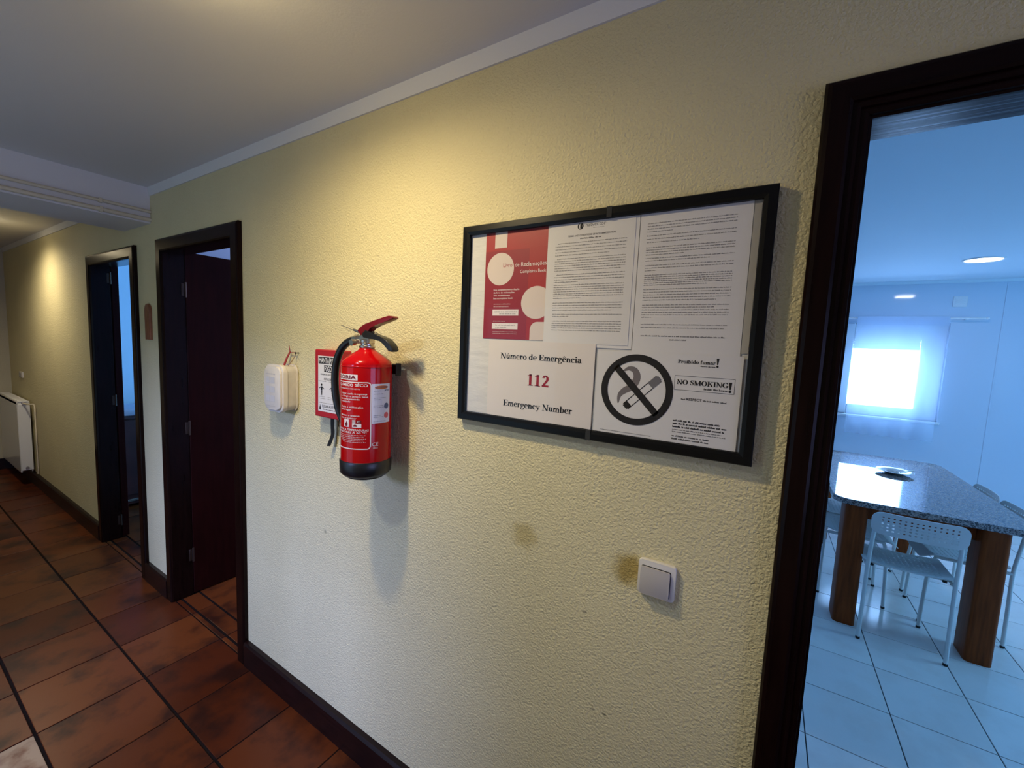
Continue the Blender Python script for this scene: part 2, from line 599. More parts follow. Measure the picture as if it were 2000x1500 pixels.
class Print:
    """flat print collected as polygons in (u, v), then mapped on a plane or a cylinder"""

    def __init__(self):
        self.polys = []

    def quad(self, u0, u1, v0, v1):
        self.polys.append([(u0, v0), (u1, v0), (u1, v1), (u0, v1)])
        return self

    def ring(self, cx, cv, rx, ry, tx, ty, a0=0, a1=360, n=None):
        n = n or max(6, int(abs(a1 - a0) / 9))
        for k in range(n):
            a, b = math.radians(a0 + (a1 - a0) * k / n), math.radians(a0 + (a1 - a0) * (k + 1) / n)
            self.polys.append([(cx + rx * math.cos(a), cv + ry * math.sin(a)), (cx + rx * math.cos(b), cv + ry * math.sin(b)),
                               (cx + (rx - tx) * math.cos(b), cv + (ry - ty) * math.sin(b)), (cx + (rx - tx) * math.cos(a), cv + (ry - ty) * math.sin(a))])
        return self

    def disc(self, cx, cv, rx, ry=None, n=32, clip=None):
        ry = ry or rx
        pts = [(cx + rx * math.cos(2 * PI * k / n), cv + ry * math.sin(2 * PI * k / n)) for k in range(n)]
        if clip:
            pts = [(min(max(u, clip[0]), clip[1]), min(max(v, clip[2]), clip[3])) for u, v in pts]
        self.polys.append(pts)
        return self

    def stroke(self, pts, ws):
        P = [Vector(p) for p in pts]
        L = []
        for i, p in enumerate(P):
            t = (P[min(len(P) - 1, i + 1)] - P[max(0, i - 1)]).normalized()
            nrm = Vector((-t.y, t.x)) * ws[i] / 2
            L.append((p + nrm, p - nrm))
        for i in range(len(L) - 1):
            self.polys.append([tuple(L[i][0]), tuple(L[i + 1][0]), tuple(L[i + 1][1]), tuple(L[i][1])])
        return self

    def line(self, a, b, w):
        return self.stroke([a, b], [w, w])

    def words(self, u0, u1, v, xh, rnd, fill=1.0, bold=0.0):
        """a line of print too small to read in the photograph: letter-sized strokes with word gaps"""
        u = u0
        end = u0 + (u1 - u0) * fill
        wl = rnd.randint(2, 9)
        lw = xh * 0.62
        while u < end:
            if wl == 0:
                u += lw * 1.1
                wl = rnd.randint(2, 9)
                continue
            h = xh * (1.0 if rnd.random() < 0.7 else 1.45)
            self.quad(u, u + lw * (0.50 + bold), v, v + h * 0.9)
            u += lw
            wl -= 1
        return self

    def text(self, s, u, v, width=None, cap=None, align='l', bold=0.0, slant=0.0):
        """built-in sans face"""
        cu = bpy.data.curves.new('lettering', 'FONT')
        cu.body = s
        cu.size = 1.0
        cu.offset = bold
        cu.resolution_u = 3
        cu.fill_mode = 'FRONT'
        ob = bpy.data.objects.new('lettering', cu)
        me = bpy.data.meshes.new_from_object(ob)
        xs = [q.co.x for q in me.vertices]
        x0, x1 = min(xs), max(xs)
        sx = sy = (cap or 0.01) / 0.69
        if width:
            sx = width / (x1 - x0)
            if not cap:
                sy = sx
        off = {'l': 0, 'c': -(x1 - x0) * sx / 2, 'r': -(x1 - x0) * sx}[align]
        for f in me.polygons:
            self.polys.append([(u + off + (me.vertices[i].co.x - x0) * sx + slant * me.vertices[i].co.y * sy, v + me.vertices[i].co.y * sy) for i in f.vertices])
        bpy.data.objects.remove(ob)
        bpy.data.curves.remove(cu)
        bpy.data.meshes.remove(me)
        return self

    def serif(self, s, u, v, width, cap):
        """bold roman face drawn below"""
        glyphs = [roman(c) for c in s]
        total = sum(g[1] for g in glyphs)
        sx = width / total
        x = 0
        for polys, adv in glyphs:
            for p in polys:
                lo, hi = min(a for a, b in p), max(a for a, b in p)
                mid, k = (lo + hi) / 2, 1 + 0.05 / max(hi - lo, 0.02)
                self.polys.append([(u + (x + mid + (a - mid) * k) * sx, v + b * cap) for a, b in p])
            x += adv
        return self

    def plane(self, name, m, parent, y, layer=0.0):
        me = bpy.data.meshes.new(name)
        vs_, fs = [], []
        for p in self.polys:
            fs.append(list(range(len(vs_), len(vs_) + len(p))))
            vs_ += [(a, y - layer, b) for a, b in p]
        me.from_pydata(vs_, [], fs)
        me.update()
        return link(name, me, m, parent)

    def cylinder(self, name, m, parent, cx, cy, r, maxd=0.012):
        """u is the angle from the front (-y) in degrees"""
        bm = bmesh.new()
        for p in self.polys:
            try:
                bm.faces.new([bm.verts.new((a * math.radians(1) * r, b, 0)) for a, b in p])
            except ValueError:
                pass
        for _ in range(4):
            long_ = [e for e in bm.edges if abs(e.verts[0].co.x - e.verts[1].co.x) > maxd]
            if not long_:
                break
            bmesh.ops.subdivide_edges(bm, edges=long_, cuts=1, use_grid_fill=True)
        bmesh.ops.triangulate(bm, faces=bm.faces[:])
        for q in bm.verts:
            t = q.co.x / r
            q.co = Vector((cx + r * math.sin(t), cy - r * math.cos(t), q.co.y))
        me = bpy.data.meshes.new(name)
        bm.to_mesh(me)
        bm.free()
        return link(name, me, m, parent)


_rom = {}


def roman(ch):
    if ch in _rom:
        return _rom[ch]
    P = Print()
    Q = P.quad
    X = 0.68
    adv = 0.7

    def hump(x):
        P.ring(x, .43, .21, .25, .15, .08, 0, 180)

    def D(a, b, w):
        P.polys.append([(a[0], a[1]), (a[0] + w, a[1]), (b[0] + w, b[1]), (b[0], b[1])])
    if ch == ' ':
        adv = .34
    elif ch in 'oO':
        if ch == 'o':
            P.ring(.33, .34, .31, .36, .16, .06)
            adv = .68
        else:
            P.ring(.5, .5, .48, .52, .22, .06)
            adv = 1.02
    elif ch == 'c':
        P.ring(.31, .34, .29, .36, .16, .06, 50, 312)
        P.disc(.47, .53, .09, n=10)
        adv = .6
    elif ch in 'eê':
        P.ring(.31, .34, .29, .36, .16, .06, 2, 315)
        Q(.12, .59, .34, .40)
        if ch == 'ê':
            P.line((.12, .76), (.31, .95), .09)
            P.line((.31, .95), (.50, .76), .09)
        adv = .63
    elif ch in 'nhmr':
        top = 1.0 if ch == 'h' else X
        Q(.08, .24, 0, top)
        Q(0, .24, top - .06, top)
        Q(0, .32, 0, .05)
        if ch == 'r':
            P.ring(.38, .44, .19, .24, .10, .10, 50, 180)
            P.disc(.44, .58, .09, n=10)
            adv = .54
        else:
            hump(.38)
            Q(.44, .59, 0, .44)
            Q(.37, .67, 0, .05)
            adv = .70
            if ch == 'm':
                hump(.73)
                Q(.79, .94, 0, .44)
                Q(.72, 1.02, 0, .05)
                adv = 1.05
    elif ch in 'uú':
        Q(.08, .24, .22, X)
        Q(0, .24, X - .06, X)
        P.ring(.29, .25, .21, .26, .15, .09, 180, 360)
        Q(.44, .60, 0, X)
        Q(.35, .60, X - .06, X)
        Q(.50, .69, 0, .05)
        if ch == 'ú':
            P.polys.append([(.24, .75), (.32, .75), (.52, .98), (.38, .98)])
        adv = .71
    elif ch in 'db':
        if ch == 'd':
            P.ring(.29, .34, .27, .36, .16, .06, 40, 320)
            Q(.42, .58, 0, 1)
            Q(.33, .58, .95, 1)
            Q(.48, .68, 0, .05)
        else:
            Q(.08, .24, 0, 1)
            Q(0, .24, .95, 1)
            P.ring(.36, .34, .28, .36, .16, .06, -140, 140)
        adv = .70
    elif ch == 'i':
        Q(.1, .26, 0, X)
        Q(.02, .26, X - .06, X)
        Q(.0, .36, 0, .05)
        P.disc(.18, .88, .10, n=12)
        adv = .38
    elif ch == 'a':
        P.ring(.25, .19, .23, .22, .14, .06, 70, 330)
        Q(.36, .52, .04, .5)
        P.ring(.29, .46, .23, .24, .16, .07, 0, 150)
        P.disc(.13, .51, .08, n=10)
        Q(.46, .62, 0, .08)
        adv = .64
    elif ch == 'g':
        P.ring(.28, .45, .25, .25, .13, .06)
        P.ring(.30, -.14, .30, .17, .10, .07)
        P.line((.14, .24), (.12, .02), .09)
        Q(.44, .62, .60, .68)
        adv = .64
    elif ch == 'y':
        D((.06, X), (.27, 0), .17)
        P.line((.57, X), (.27, -.22), .07)
        Q(0, .30, X - .05, X)
        Q(.43, .69, X - .05, X)
        P.disc(.17, -.2, .09, n=10)
        adv = .69
    elif ch == '1':
        Q(.18, .36, 0, 1)
        P.polys.append([(.04, .82), (.36, .90), (.36, 1.0), (.04, .88)])
        Q(.05, .49, 0, .06)
        adv = .66
    elif ch == '2':
        P.ring(.29, .70, .27, .30, .17, .09, -25, 165)
        P.polys.append([(.36, .62), (.54, .56), (.26, .16), (.03, .10)])
        Q(.03, .56, 0, .16)
        adv = .66
    elif ch == 'P':
        Q(.12, .34, 0, 1)
        Q(0, .46, 0, .05)
        Q(0, .4, .95, 1)
        P.ring(.37, .73, .33, .27, .20, .06, -90, 90)
        adv = .76
    elif ch == 'f':
        Q(.12, .28, 0, .80)
        P.ring(.33, .79, .21, .21, .15, .07, 25, 180)
        P.disc(.46, .88, .08, n=10)
        Q(0, .42, X - .06, X)
        Q(0, .40, 0, .05)
        adv = .46
    elif ch == 'E':
        Q(.12, .33, 0, 1)
        Q(0, .74, .95, 1)
        Q(.3, .56, .47, .53)
        Q(0, .76, 0, .05)
        P.polys.append([(.74, 1), (.62, .95), (.70, .74), (.74, .74)])
        P.polys.append([(.64, .05), (.74, .27), (.80, .27), (.76, 0), (.64, 0)])
        Q(.51, .56, .36, .64)
        adv = .84
    elif ch == 'N':
        Q(.14, .20, 0, 1)
        D((.06, 1), (.66, 0), .24)
        Q(.82, .88, 0, 1)
        Q(.03, .32, 0, .05)
        Q(0, .26, .95, 1)
        Q(.70, 1.0, .95, 1)
        adv = 1.02
    elif ch == 'M':
        Q(.13, .19, 0, 1)
        D((.08, 1), (.44, 0), .23)
        P.line((1.0, 1), (.56, .02), .09)
        Q(.94, 1.15, 0, 1)
        Q(0, .32, 0, .05)
        Q(0, .28, .95, 1)
        Q(.86, 1.26, 0, .05)
        Q(.96, 1.26, .95, 1)
        adv = 1.28
    elif ch == 'S':
        pts = smooth_path([(.60, .80, 0), (.46, .95, 0), (.26, .95, 0), (.14, .80, 0), (.22, .62, 0), (.44, .47, 0), (.57, .28, 0), (.48, .08, 0), (.28, .03, 0), (.07, .22, 0)], 3)
        n = len(pts)
        P.stroke([(q.x, q.y) for q in pts], [.07 + .16 * math.exp(-((i / (n - 1) - .5) / .18) ** 2) for i in range(n)])
        Q(.56, .61, .68, 1)
        Q(.05, .10, 0, .32)
        adv = .72
    elif ch == 'K':
        Q(.12, .33, 0, 1)
        Q(0, .45, 0, .05)
        Q(0, .45, .95, 1)
        P.line((.86, .97), (.30, .42), .08)
        D((.40, .60), (.70, 0), .24)
        Q(.62, 1.02, .95, 1)
        Q(.60, 1.06, 0, .05)
        adv = 1.04
    elif ch == 'I':
        Q(.12, .33, 0, 1)
        Q(0, .45, 0, .05)
        Q(0, .45, .95, 1)
        adv = .49
    elif ch == 'G':
        P.ring(.52, .5, .5, .52, .22, .06, 40, 335)
        Q(.72, .92, .06, .42)
        Q(.62, 1.02, .38, .43)
        Q(.82, .88, .66, 1.0)
        adv = 1.06
    elif ch == '!':
        P.polys.append([(.07, 1.0), (.33, 1.0), (.24, .32), (.16, .32)])
        P.disc(.20, .11, .13, n=14)
        adv = .42
    elif ch == 's':
        pts = smooth_path([(.42, .54, 0), (.28, .65, 0), (.12, .56, 0), (.18, .40, 0), (.36, .28, 0), (.40, .10, 0), (.22, .02, 0), (.05, .14, 0)], 3)
        P.stroke([(q.x, q.y) for q in pts], [.12] * len(pts))
        adv = .50
    elif ch == 't':
        Q(.12, .28, .08, .86)
        Q(0, .42, X - .06, X)
        P.ring(.30, .14, .18, .16, .12, .08, 180, 320)
        adv = .46
    else:
        adv = .5
    _rom[ch] = (P.polys, adv)
    return _rom[ch]

# ------------------------------------------------------------------ the setting


def struct(name, mb, m, parent=None, smooth=None):
    o = mb.build(name, m, parent, smooth)
    if parent is None:
        o['kind'] = 'structure'
    return o


def wall_x(x0, x1, y0, y1, z0, z1, holes):
    """wall along x with holes (hx0, hx1, hz0, hz1)"""
    mb = MB()
    x = x0
    for hx0, hx1, hz0, hz1 in sorted(holes):
        mb.box(x, hx0, y0, y1, z0, z1)
        if hz0 > z0:
            mb.box(hx0, hx1, y0, y1, z0, hz0)
        mb.box(hx0, hx1, y0, y1, hz1, z1)
        x = hx1
    mb.box(x, x1, y0, y1, z0, z1)
    return mb


def wall_y(y0, y1, x0, x1, z0, z1, holes):
    mb = MB()
    y = y0
    for hy0, hy1, hz0, hz1 in sorted(holes):
        mb.box(x0, x1, y, hy0, z0, z1)
        if hz0 > z0:
            mb.box(x0, x1, hy0, hy1, z0, hz0)
        mb.box(x0, x1, hy0, hy1, hz1, z1)
        y = hy1
    mb.box(x0, x1, y, y1, z0, z1)
    return mb


HC, RC = 2.36, 2.40          # hall and dining ceilings
D1, D2, D3 = (-4.115, -3.218, 2.0675), (-2.8956, -2.0016, 2.0675), (0.0442, 0.94, 2.0631)   # outer edges of the three door frames
holes = [(d[0] + 0.05, d[1] - 0.05, 0, d[2] - 0.05) for d in (D1, D2, D3)]
struct('wall_north', wall_x(-6.95, 2.6, 0, 0.04, 0, HC, holes), M['wall'])
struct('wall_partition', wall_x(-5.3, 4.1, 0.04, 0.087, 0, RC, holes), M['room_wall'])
struct('wall_south', wall_x(-6.95, 2.6, -2.1, -2.0, 0, HC, [(-2.9, -1.35, 0.06, 1.95)]), M['wall_far'])
struct('wall_west', wall_y(-2.0, 0, -7.05, -6.95, 0, HC, []), M['wall_far'])
struct('wall_east', wall_y(-2.0, 0, 2.6, 2.7, 0, HC, [(-1.7, -0.2, 0.25, 2.1)]), M['wall_far'])
struct('ceiling', MB().box(-6.95, 2.6, -2.0, 0, HC, HC + 0.05), M['ceiling'])
for nm, x0, x1 in (('trim_1', -3.0, 2.6), ('trim_2', -6.95, -3.41)):
    struct(nm, MB().prism([(0, 2.3142), (-0.006, 2.3142), (-0.010, 2.36), (0, 2.36)], x0, x1, 'x'), M['band'])
# ceiling beam across the hallway
struct('trim_3', MB().box(-3.41, -3.0, -2.0, 0, 2.167, HC), M['ceiling'])

# hall floor: dark joints with every terracotta tile a piece of its own
floor = struct('floor', MB().box(-6.95, 2.6, -2.0, 0.1, -0.06, -0.0035), M['grout'])
meshes = {}


def slab_mesh(key, w, d, t, bev):
    if key not in meshes:
        mb = MB()
        mb.box(-w / 2, w / 2, -d / 2, d / 2, -t, 0)
        es = [e for e in mb.bm.edges if all(v.co.z > -t / 2 for v in e.verts)]
        bmesh.ops.bevel(mb.bm, geom=es, offset=bev, segments=2, affect='EDGES', profile=0.5)
        bmesh.ops.recalc_face_normals(mb.bm, faces=mb.bm.faces[:])
        me = bpy.data.meshes.new('tile')
        mb.bm.to_mesh(me)
        mb.bm.free()
        meshes[key] = me
    return meshes[key]


rt_ = random.Random(11)


def lay(parent, m, key, x0, x1, y0, y1, bev=0.0015, wob=0.0012, t=0.012):
    me = slab_mesh((key, round(x1 - x0, 3), round(y1 - y0, 3)), x1 - x0, y1 - y0, t, bev)
    if not me.materials:
        me.materials.append(m)
    o = bpy.data.objects.new('tile', me)
    o.location = ((x0 + x1) / 2, (y0 + y1) / 2, rt_.uniform(-wob, 0))
    o.rotation_euler = (rt_.uniform(-wob, wob), rt_.uniform(-wob, wob), 0)
    o.parent = parent
    col.objects.link(o)
    return o


TX0, TDX = -2.9583, 0.3361
rows = [(-0.3046, 0.0)] + [(-0.3046 - 0.3345 * (j + 1), -0.3046 - 0.3345 * j) for j in range(5)]
for k in range(-12, 9):
    xa, xb = TX0 + k * TDX, TX0 + (k + 1) * TDX
    for j, (ya, yb) in enumerate(rows):
        if j == 0 and k > 7 or xb > 1.2 and j > 3:
            continue
        pale_tile = (k == 2 and j == 2)  # single tile with paler clouded patches
        lay(floor, M['terracotta_worn'] if pale_tile else M['terracotta'], 'worn' if pale_tile else 'terra', xa + 0.003, xb - 0.003, max(ya, -2.0) + 0.005, yb - (0.005 if j else 0.003))
# tiles in the two left doorways
for d in (D1, D2):
    for k in range(-12, 9):
        xa, xb = TX0 + k * TDX, TX0 + (k + 1) * TDX
        xa, xb = max(xa, d[0] + 0.07), min(xb, d[1] - 0.07)
        if xb - xa > 0.05:
            lay(floor, M['terracotta'], 'terra', xa + 0.003, xb - 0.003, 0.003, 0.0225)
            lay(floor, M['terracotta'], 'terra', xa + 0.003, xb - 0.003, 0.0345, 0.112)
room_floor = struct('floor_bedrooms', MB().box(-5.3, -0.65, 0.1, 3.1, -0.06, -0.0035), M['grout'])
for (xa, xb) in ((-5.0, -4.45), (-4.44, -3.89), (-3.88, -3.33), (-2.9, -2.35), (-2.34, -1.79)):
    for j in range(3):
        lay(room_floor, M['terracotta'], 'terra', xa + 0.003, xb - 0.003, 0.124 + 0.55 * j, 0.668 + 0.55 * j)

# skirting
for i, (x0, x1) in enumerate(((D2[1], D3[0]), (D1[1], D2[0]), (-6.95, D1[0]))):
    struct('baseboard_%d' % (i + 1), MB().prism([(0, 0), (-0.0234, 0), (-0.0234, 0.106), (-0.017, 0.1175), (0, 0.1175)], x0, x1, 'x', bev=0.0015), M['wood_base'])
struct('baseboard_4', MB().box(-6.95, -6.93, -2.0, -0.024, 0, 0.1175, 0.002), M['wood_base'])


def doorway(name, d, label, n_ridge=True):
    t = empty(name, ((d[0] + d[1]) / 2, 0, 0))
    t['kind'] = 'structure'
    t['label'] = label
    cx = (d[0] + d[1]) / 2
    x0, x1, z1 = d[0] - cx, d[1] - cx, d[2]
    if n_ridge:
        prof = [(0, 0), (0, -0.013), (0.004, -0.019), (0.010, -0.0215), (0.036, -0.0225), (0.041, -0.020), (0.042, -0.0155), (0.048, -0.0165), (0.053, -0.0155), (0.0545, -0.0115),
                (0.060, -0.0125), (0.0655, -0.0115), (0.067, -0.007), (0.071, -0.006), (0.071, 0.0)]
    else:
        prof = [(0, 0), (0, -0.015), (0.004, -0.019), (0.012, -0.021), (0.060, -0.0215), (0.066, -0.018), (0.071, -0.010), (0.071, 0.0)]

    def moulding(A, B, m):
        mb = MB()
        va = [mb.bm.verts.new(p) for p in A]
        vb = [mb.bm.verts.new(p) for p in B]
        mb.bm.faces.new(va)
        mb.bm.faces.new(list(reversed(vb)))
        for i in range(len(va)):
            j = (i + 1) % len(va)
            mb.bm.faces.new((va[i], vb[i], vb[j], va[j]))
        mb.build('architrave', m, t)
    moulding([(x0 + a, b, 0) for a, b in prof], [(x0 + a, b, z1 - a) for a, b in prof], M['wood_dark'])
    moulding([(x1 - a, b, 0) for a, b in prof], [(x1 - a, b, z1 - a) for a, b in prof], M['wood_dark'])
    moulding([(x0 + a, b, z1 - a) for a, b in prof], [(x1 - a, b, z1 - a) for a, b in prof], M['wood_beam'])
    MB().box(x0 + 0.051, x0 + 0.070, -0.004, 0.089, 0, z1 - 0.051, 0.0015).build('jamb', M['wood_dark'], t)
    MB().box(x1 - 0.070, x1 - 0.051, -0.004, 0.089, 0, z1 - 0.051, 0.0015).build('jamb', M['wood_dark'], t)
    MB().box(x0 + 0.070, x1 - 0.070, -0.004, 0.089, z1 - 0.070, z1 - 0.051, 0.0015).build('lintel', M['wood_head'], t)
    return t, cx


def leaf_at(t, cx, hx, hy, ang, width, z1, m, side, handles=True):
    """door leaf from the hinge (hx, hy), opened so that it points along ang (radians from +x)"""
    o = empty('leaf', (hx - cx, hy, 0.008), ang)
    o.parent = t
    th = 0.038
    y0, y1 = (0, th) if side > 0 else (-th, 0)
    MB().box(0, width, y0, y1, 0, z1 - 0.008, 0.002).build('panel', m, o)
    for s in (y0 - 0.004, y1 + 0.004):
        MB().box(width - 0.07, width - 0.03, s - 0.003, s + 0.003, 0.93, 1.15, 0.002).build('lock_plate', M['dull_metal'], o)
    for s, sg in () if handles is None else ((y0, -1), (y1, 1)) if handles else ((y1, 1),):
        MB().tube([(width - 0.05, s, 1.06), (width - 0.05, s + sg * 0.045, 1.06), (width - 0.055, s + sg * 0.05, 1.06), (width - 0.16, s + sg * 0.05, 1.06)], 0.008, 10).build('handle', M['metal'], o, 40)
    return o


t3, c3 = doorway('door_3', D3, 'dark varnished door frame at the right edge opening onto the blue-lit dining room')
leaf_at(t3, c3, 0.1255, 0.093, math.atan2(0.822, 0.0975), 0.80, 2.016, M['wood_leaf'], 1, False)
t2, c2 = doorway('door_2', D2, 'dark wooden door standing open in the middle of the hallway wall', False)
leaf_at(t2, c2, -2.823, 0.0905, math.radians(88.5), 0.74, 2.02, M['wood_leaf'], 1)
t1, c1 = doorway('door_1', D1, 'dark wooden door frame furthest along the hallway with a strip of blue behind', False)
leaf_at(t1, c1, -4.045, 0.096, PI, 0.74, 2.02, M['wood_leaf'], -1, None)
for t, cx, x, spots in ((t2, c2, -2.825, (1.81, 1.02, 0.25)), (t1, c1, -4.045, (1.93, 1.05, 0.14))):
    for z in spots:
        MB().box(x - cx - 0.001, x - cx + 0.003, 0.070, 0.084, z - 0.035, z + 0.035, 0.001).tube([(x - cx + 0.005, 0.089, z - 0.042), (x - cx + 0.005, 0.089, z + 0.042)], 0.005, 10).build('hinge', M['dull_metal'], t, 40)

# rooms behind the two left doors
struct('wall_bedroom_far', wall_x(-5.3, -0.65, 3.1, 3.2, 0, RC, [(-4.2, -3.2, 0.9, 2.1), (-2.85, -1.85, 0.9, 2.1)]), M['room_wall'])
struct('wall_bedroom_left', MB().box(-5.4, -5.3, 0.087, 3.1, 0, RC), M['room_wall'])
struct('wall_bedroom_middle', MB().box(-3.05, -2.97, 0.087, 3.1, 0, RC), M['room_wall'])
struct('wall_dining_left', MB().box(-0.65, -0.55, 0.087, 4.8, 0, RC), M['room_wall'])
struct('ceiling_bedrooms', MB().box(-5.3, -0.65, 0.087, 3.1, RC, RC + 0.05), M['room_ceiling'])
for nm, x0, x1, y0, y1, z0, z1 in (('window_3', -4.2, -3.2, 3.12, 3.16, 0.9, 2.1), ('window_4', -2.85, -1.85, 3.12, 3.16, 0.9, 2.1)):
    w = empty(nm, ((x0 + x1) / 2, y0, z0))
    w['kind'] = 'structure'
    h = (x1 - x0) / 2
    for a in ((-h, -h + 0.06, 0, z1 - z0), (h - 0.06, h, 0, z1 - z0), (-0.04, 0.04, 0.06, z1 - z0 - 0.06)):
        MB().box(a[0], a[1], 0, 0.04, a[2], a[3], 0.003).build('stile', M['frame_white'], w)
    for b in ((0, 0.06), (z1 - z0 - 0.06, z1 - z0)):
        MB().box(-h + 0.06, h - 0.06, 0, 0.04, b[0], b[1], 0.003).build('rail', M['frame_white'], w)

# end window of the hallway, behind the camera on the right
w = empty('window_2', (2.64, -0.95, 0.25))
w['kind'] = 'structure'
for a in (-0.75, -0.035, 0.69):
    MB().box(-0.02, 0.02, a, a + 0.06, 0, 1.85, 0.003).build('stile', M['frame_white'], w)
for b in (0, 1.55, 1.79):
    MB().box(-0.02, 0.02, -0.69, 0.69, b, b + 0.06, 0.003).build('rail', M['frame_white'], w)

# glazed terrace door in the hallway wall behind the camera
w = empty('window_6', (-2.125, -2.05, 0.06))
w['kind'] = 'structure'
for a in (-0.775, -0.03, 0.715):
    MB().box(a, a + 0.06, -0.02, 0.02, 0, 1.89, 0.003).build('stile', M['frame_white'], w)
for b in (0, 1.83):
    MB().box(-0.715, 0.715, -0.02, 0.02, b, b + 0.06, 0.003).build('rail', M['frame_white'], w)

# dining room
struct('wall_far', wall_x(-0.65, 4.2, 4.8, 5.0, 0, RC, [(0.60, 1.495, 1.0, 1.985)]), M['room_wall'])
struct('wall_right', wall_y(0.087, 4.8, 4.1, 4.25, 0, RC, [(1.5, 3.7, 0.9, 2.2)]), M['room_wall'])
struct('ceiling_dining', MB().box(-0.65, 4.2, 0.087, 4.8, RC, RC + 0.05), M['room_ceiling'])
struct('trim_4', MB().prism([(4.8, 2.375), (4.79, 2.375), (4.772, RC), (4.8, RC)], -0.55, 4.1, 'x'), M['room_ceiling'])
struct('trim_5', MB().box(1.834, 1.844, 4.7975, 4.8, 0, 2.36, 0.001), M['room_wall'])
dfloor = struct('floor_dining', MB().box(-0.65, 4.1, 0.1, 4.8, -0.06, -0.004), M['slate_grout'])
RX0, RDX, RY0, RDY = 0.6077, 0.3364, 1.7874, 0.3381
for i in range(-2, 6):
    for j in range(-5, 9):
        ya, yb = max(RY0 + j * RDY, 0.1), min(RY0 + (j + 1) * RDY, 4.8)
        lay(dfloor, M['white_tile'], 'white', RX0 + i * RDX + 0.0022, RX0 + (i + 1) * RDX - 0.0022, ya + 0.0022, yb - 0.0022, bev=0.001, wob=0.0004)
mb = MB()
for i in list(range(-4, -2)) + list(range(6, 11)):
    for j in range(-5, 9):
        ya, yb = max(RY0 + j * RDY, 0.1), min(RY0 + (j + 1) * RDY, 4.8)
        mb.box(max(RX0 + i * RDX, -0.55) + 0.0022, min(RX0 + (i + 1) * RDX, 4.1) - 0.0022, ya + 0.0022, yb - 0.0022, -0.01, -0.0004)
o = mb.build('tile_field', M['white_tile'], dfloor)
o['kind'] = 'stuff'
struct('baseboard_5', MB().box(-0.55, 4.1, 4.785, 4.8, 0, 0.08, 0.002), M['frame_white'])

# dining window
w1 = empty('window_1', (1.0475, 4.86, 1.0))
w1['kind'] = 'structure'
w1['label'] = 'white framed dining room window with glaring daylight and a half lowered shutter'
for a in (-0.4475, 0.2715):
    MB().box(a, a + 0.176, 0, 0.05, 0.0, 0.985, 0.006).build('stile', M['frame_white'], w1)
for a, b in ((0.0, 0.105), (0.82, 0.985)):
    MB().box(-0.2715, 0.2715, 0, 0.05, a, b, 0.004).build('rail', M['frame_white'], w1)
for k in range(3):
    MB().box(-0.27, 0.27, 0.020, 0.032, 0.712 + 0.04 * k, 0.75 + 0.04 * k, 0.004).build('shutter_slat', M['frame_white'], w1)
MB().poly([(-0.272, 0.025, 0.10), (0.272, 0.025, 0.10), (0.272, 0.025, 0.722), (-0.272, 0.025, 0.722)]).build('pane', M['frosted'], w1)
MB().box(-0.46, 0.46, -0.09, 0.0, -0.025, 0.0, 0.004).build('sill', M['frame_white'], w1)
# unseen side window added to fill the dining room with blue light
w5 = empty('window_5', (4.16, 2.6, 0.9))
w5['kind'] = 'structure'
for a in (-1.1, -0.03, 1.04):
    MB().box(-0.02, 0.02, a, a + 0.06, 0, 1.3, 0.003).build('stile', M['frame_white'], w5)
for b in (0, 1.24):
    MB().box(-0.02, 0.02, -1.04, 1.04, b, b + 0.06, 0.003).build('rail', M['frame_white'], w5)

# ------------------------------------------------------------------ framed notice board
FX0, FX1, FZ0, FZ1 = -0.7513, -0.0093, 1.3644, 1.9027
fr = empty('picture_frame', ((FX0 + FX1) / 2, 0, FZ0))
tag(fr, 'wide black picture frame full of printed notices on the yellow wall', 'picture frame')
fcx = (FX0 + FX1) / 2
W2, FH = (FX1 - FX0) / 2, FZ1 - FZ0
rw = 0.0235
prof = [(0, 0), (0, -0.0195), (0.002, -0.022), (0.016, -0.0225), (0.0235, -0.0205), (0.0235, 0)]


def rail(kind):
    mb = MB()
    A, B = [], []
    for a, y in prof:
        if kind == 'top':
            A.append((-W2 + a, y, FH - a))
            B.append((W2 - a, y, FH - a))
        elif kind == 'bottom':
            A.append((-W2 + a, y, a))
            B.append((W2 - a, y, a))
        elif kind == 'left':
            A.append((-W2 + a, y, a))
            B.append((-W2 + a, y, FH - a))
        else:
            A.append((W2 - a, y, a))
            B.append((W2 - a, y, FH - a))
    va = [mb.bm.verts.new(p) for p in A]
    vb = [mb.bm.verts.new(p) for p in B]
    n = len(va)
    mb.bm.faces.new(va)
    mb.bm.faces.new(list(reversed(vb)))
    for i in range(n):
        mb.bm.faces.new((va[i], vb[i], vb[(i + 1) % n], va[(i + 1) % n]))
    return mb.build('frame_rail', M['black_frame'], fr)


for k in ('top', 'bottom', 'left', 'right'):
    rail(k)
MB().poly([(-W2 + rw - 0.002, -0.0188, rw - 0.002), (W2 - rw + 0.002, -0.0188, rw - 0.002), (W2 - rw + 0.002, -0.0188, FH - rw + 0.002), (-W2 + rw - 0.002, -0.0188, FH - rw + 0.002)]).build('glass_pane', M['glass'], fr)
MB().box(-W2 + rw, W2 - rw, -0.010, -0.002, rw, FH - rw).build('back_board', M['paper'], fr)

for tx, tz in ((0.048, FH - 0.0118), (0.030, 0.0118)):
    MB().box(tx - 0.006, tx + 0.006, -0.0231, -0.0222, tz - 0.0118, tz + 0.0118).build('clear_tape', mat('clear_tape', (0.022, 0.022, 0.021), 0.25), fr)
bk = MB().box(FX0 + rw + 0.001, FX1 - rw - 0.001, -0.0108, -0.0102, FZ0 + rw + 0.001, FZ1 - rw - 0.001).build('backing_paper', M['paper_backing'])
tag(bk, 'crumpled white backing paper showing at the left edge inside the black frame', 'paper')


